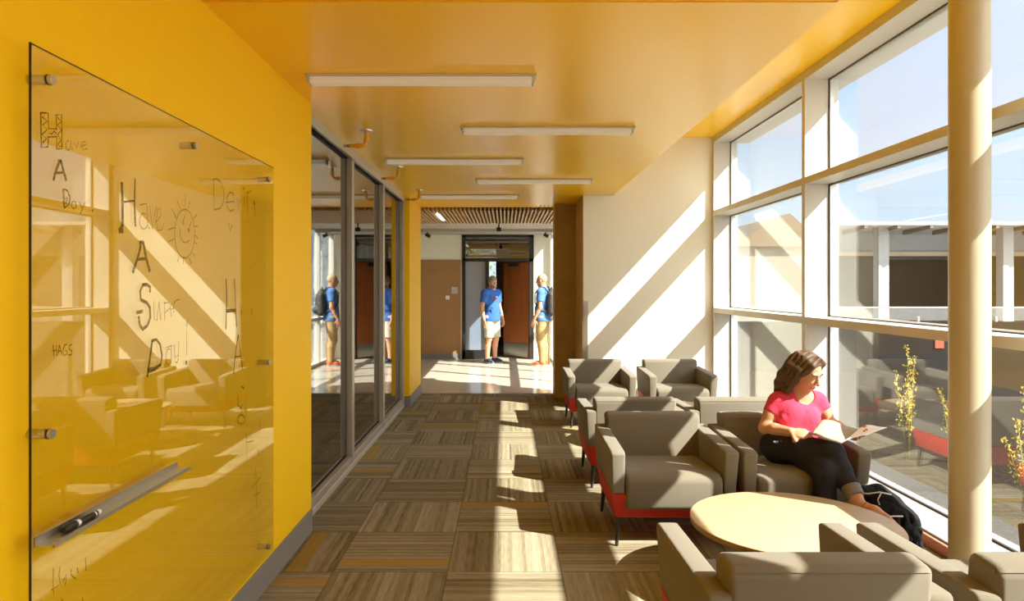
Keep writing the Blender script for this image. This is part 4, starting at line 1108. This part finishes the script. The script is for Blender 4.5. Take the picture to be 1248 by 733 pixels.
def leaf_cloud(b, c, r, n, size, sq=(1, 1, 1)):
    for _ in range(n):
        while True:
            p = Vector((R.uniform(-1, 1), R.uniform(-1, 1), R.uniform(-1, 1)))
            if p.length <= 1: break
        p = Vector((p.x*sq[0], p.y*sq[1], p.z*sq[2]))*r+Vector(c)
        q = Euler((R.uniform(0, 6), R.uniform(0, 6), R.uniform(0, 6))).to_matrix()
        s = size*R.uniform(.6, 1.3)
        mid = p+q @ Vector((0, 0, .25*s))
        b.quad(p+q @ Vector((-s, 0, 0)), mid+q @ Vector((0, -.5*s, 0)), p+q @ Vector((s, 0, 0)), mid+q @ Vector((0, .5*s, 0)))
def tree(x, y, h, r, label, nleaf=900, size=.11):
    t = thing('tree', label, 'tree', (x, y, -.12), 0)
    b = MB(); b.tube([(0, 0, 0), (.05, 0, h*.3), (0, .05, h*.6), (.03, 0, h*.9)], [.12, .09, .06, .03])
    for k in range(5):
        a = k*1.3; b.tube([(0, 0, h*.4), (math.cos(a)*r*.4, math.sin(a)*r*.4, h*.6), (math.cos(a)*r*.7, math.sin(a)*r*.7, h*.8)], [.05, .03, .015], 6)
    b.build('trunk', M['bark'], t, True)
    b = MB()
    for k in range(7): leaf_cloud(b, (R.uniform(-.5, .5)*r, R.uniform(-.5, .5)*r, h*R.uniform(.45, .95)), r*.6, nleaf//7, size)
    b.build('foliage', M['leaf'], t)
tree(-1.6, 23.4, 4.2, 1.7, 'sunlit leafy tree behind the vestibule window, beside a second one', 1500, .1)
tree(2.6, 25.5, 4.0, 1.7, 'sunlit leafy tree behind the vestibule window, further off by the lobby glazing', 1500, .1)
tree(11.0, 30.5, 3.3, .8, 'small tree standing between the added gabled block and the pavilion', 500, .1)
def bloom(x, y, hts, label):
    t = thing('flowering_shrub', label, 'shrub', (x, y, -.05), 0, 'yellow flowering shrubs outside')
    b, f = MB(), MB()
    for (dx, dy, h) in hts:
        pts = [(dx*.1, dy*.1, 0), (dx*.5, dy*.5, h*.5), (dx, dy, h)]
        b.tube(pts, [.006, .004, .002], 6)
        for k in range(int(h*15)):
            u = .40+.61*k/max(1, int(h*15)-1); b0 = u if u > .5 else .1+.8*u; p = Vector((dx*b0+R.uniform(-.015, .015), dy*b0, h*u)); r = .030*(1.4-u)+.014
            leaf_cloud(f, p, r, 7, .015)
    b.build('stem', M['gstem'], t, True); f.build('flowers', M['ystem'], t)
bloom(3.62, 6.3, [(-.12, 0, .78), (.02, .05, 1.0), (.10, .08, .9), (-.02, -.05, .66)], 'yellow flowering shrub outside, seen left of the round column')
bloom(3.95, 6.2, [(.0, 0, .92), (.05, .06, .74), (-.08, .03, .62), (-.04, -.06, .5)], 'yellow flowering shrub outside, half hidden by the round column')
bloom(3.72, 5.0, [(-.07, 0, .6), (.03, .05, .82), (.12, -.04, .72), (.2, .04, .55), (-.12, .05, .45)], 'yellow flowering shrub outside, seen right of the round column')

# ------------------------------------------------------------------ light
SD = Vector((-1, .655, -1.075)).normalized()
sun = bpy.data.lights.new('sun', 'SUN'); sun.energy = 13.2; sun.angle = math.radians(.53); sun.color = (1, .935, .82)
so = bpy.data.objects.new('sun', sun); C.objects.link(so); so.rotation_euler = SD.to_track_quat('-Z', 'Y').to_euler(); so.location = (20, -12, 25)
w = bpy.data.worlds.new('sky'); bpy.context.scene.world = w; w.use_nodes = True
nt = w.node_tree; bg = nt.nodes['Background']
class WN(NT):
    def __init__(s, t): s.t = t
e = WN(nt)
tc = nt.nodes.new('ShaderNodeTexCoord'); sp = nt.nodes.new('ShaderNodeSeparateXYZ'); nt.links.new(tc.outputs['Generated'], sp.inputs[0])
col = e.ramp(sp.outputs[2], [(0.0, (.60, .71, .77, 1)), (.10, (.55, .68, .80, 1)), (.30, (.36, .54, .80, 1)), (1, (.30, .46, .80, 1))])
dt = nt.nodes.new('ShaderNodeVectorMath'); dt.operation = 'DOT_PRODUCT'
nt.links.new(tc.outputs['Generated'], dt.inputs[0]); dt.inputs[1].default_value = tuple(-SD)
g = e.math('POWER', e.math('MAXIMUM', dt.outputs['Value'], 0), 2.5)
gcol = e.mix(g, (0, 0, 0, 1), (SKYG*1.0, SKYG*.94, SKYG*.82, 1))
col = e.mix(1.0, col, gcol, 'ADD')
nt.links.new(col, bg.inputs['Color']); bg.inputs['Strength'].default_value = 1.0

# ------------------------------------------------------------------ camera and view
cam = bpy.data.cameras.new('camera'); co = bpy.data.objects.new('camera', cam); C.objects.link(co)
co.location = (0, 0, H); co.rotation_euler = (PI/2, 0, 0)
cam.sensor_fit = 'HORIZONTAL'; cam.sensor_width = 36; cam.lens = FPX/1248*36
cam.shift_x = (624-VX)/1248; cam.shift_y = -(366.5-VY)/1248
cam.clip_start = .05; cam.clip_end = 300
sc = bpy.context.scene; sc.camera = co
vs_ = sc.view_settings; vs_.view_transform = 'Standard'; vs_.look = 'None'; vs_.gamma = 1; vs_.use_curve_mapping = False
vs_.exposure = EXPO
sc.cycles.max_bounces = 14; sc.cycles.diffuse_bounces = 8; sc.cycles.glossy_bounces = 6; sc.cycles.transparent_max_bounces = 24; sc.cycles.transmission_bounces = 8
sc.cycles.use_denoising = True
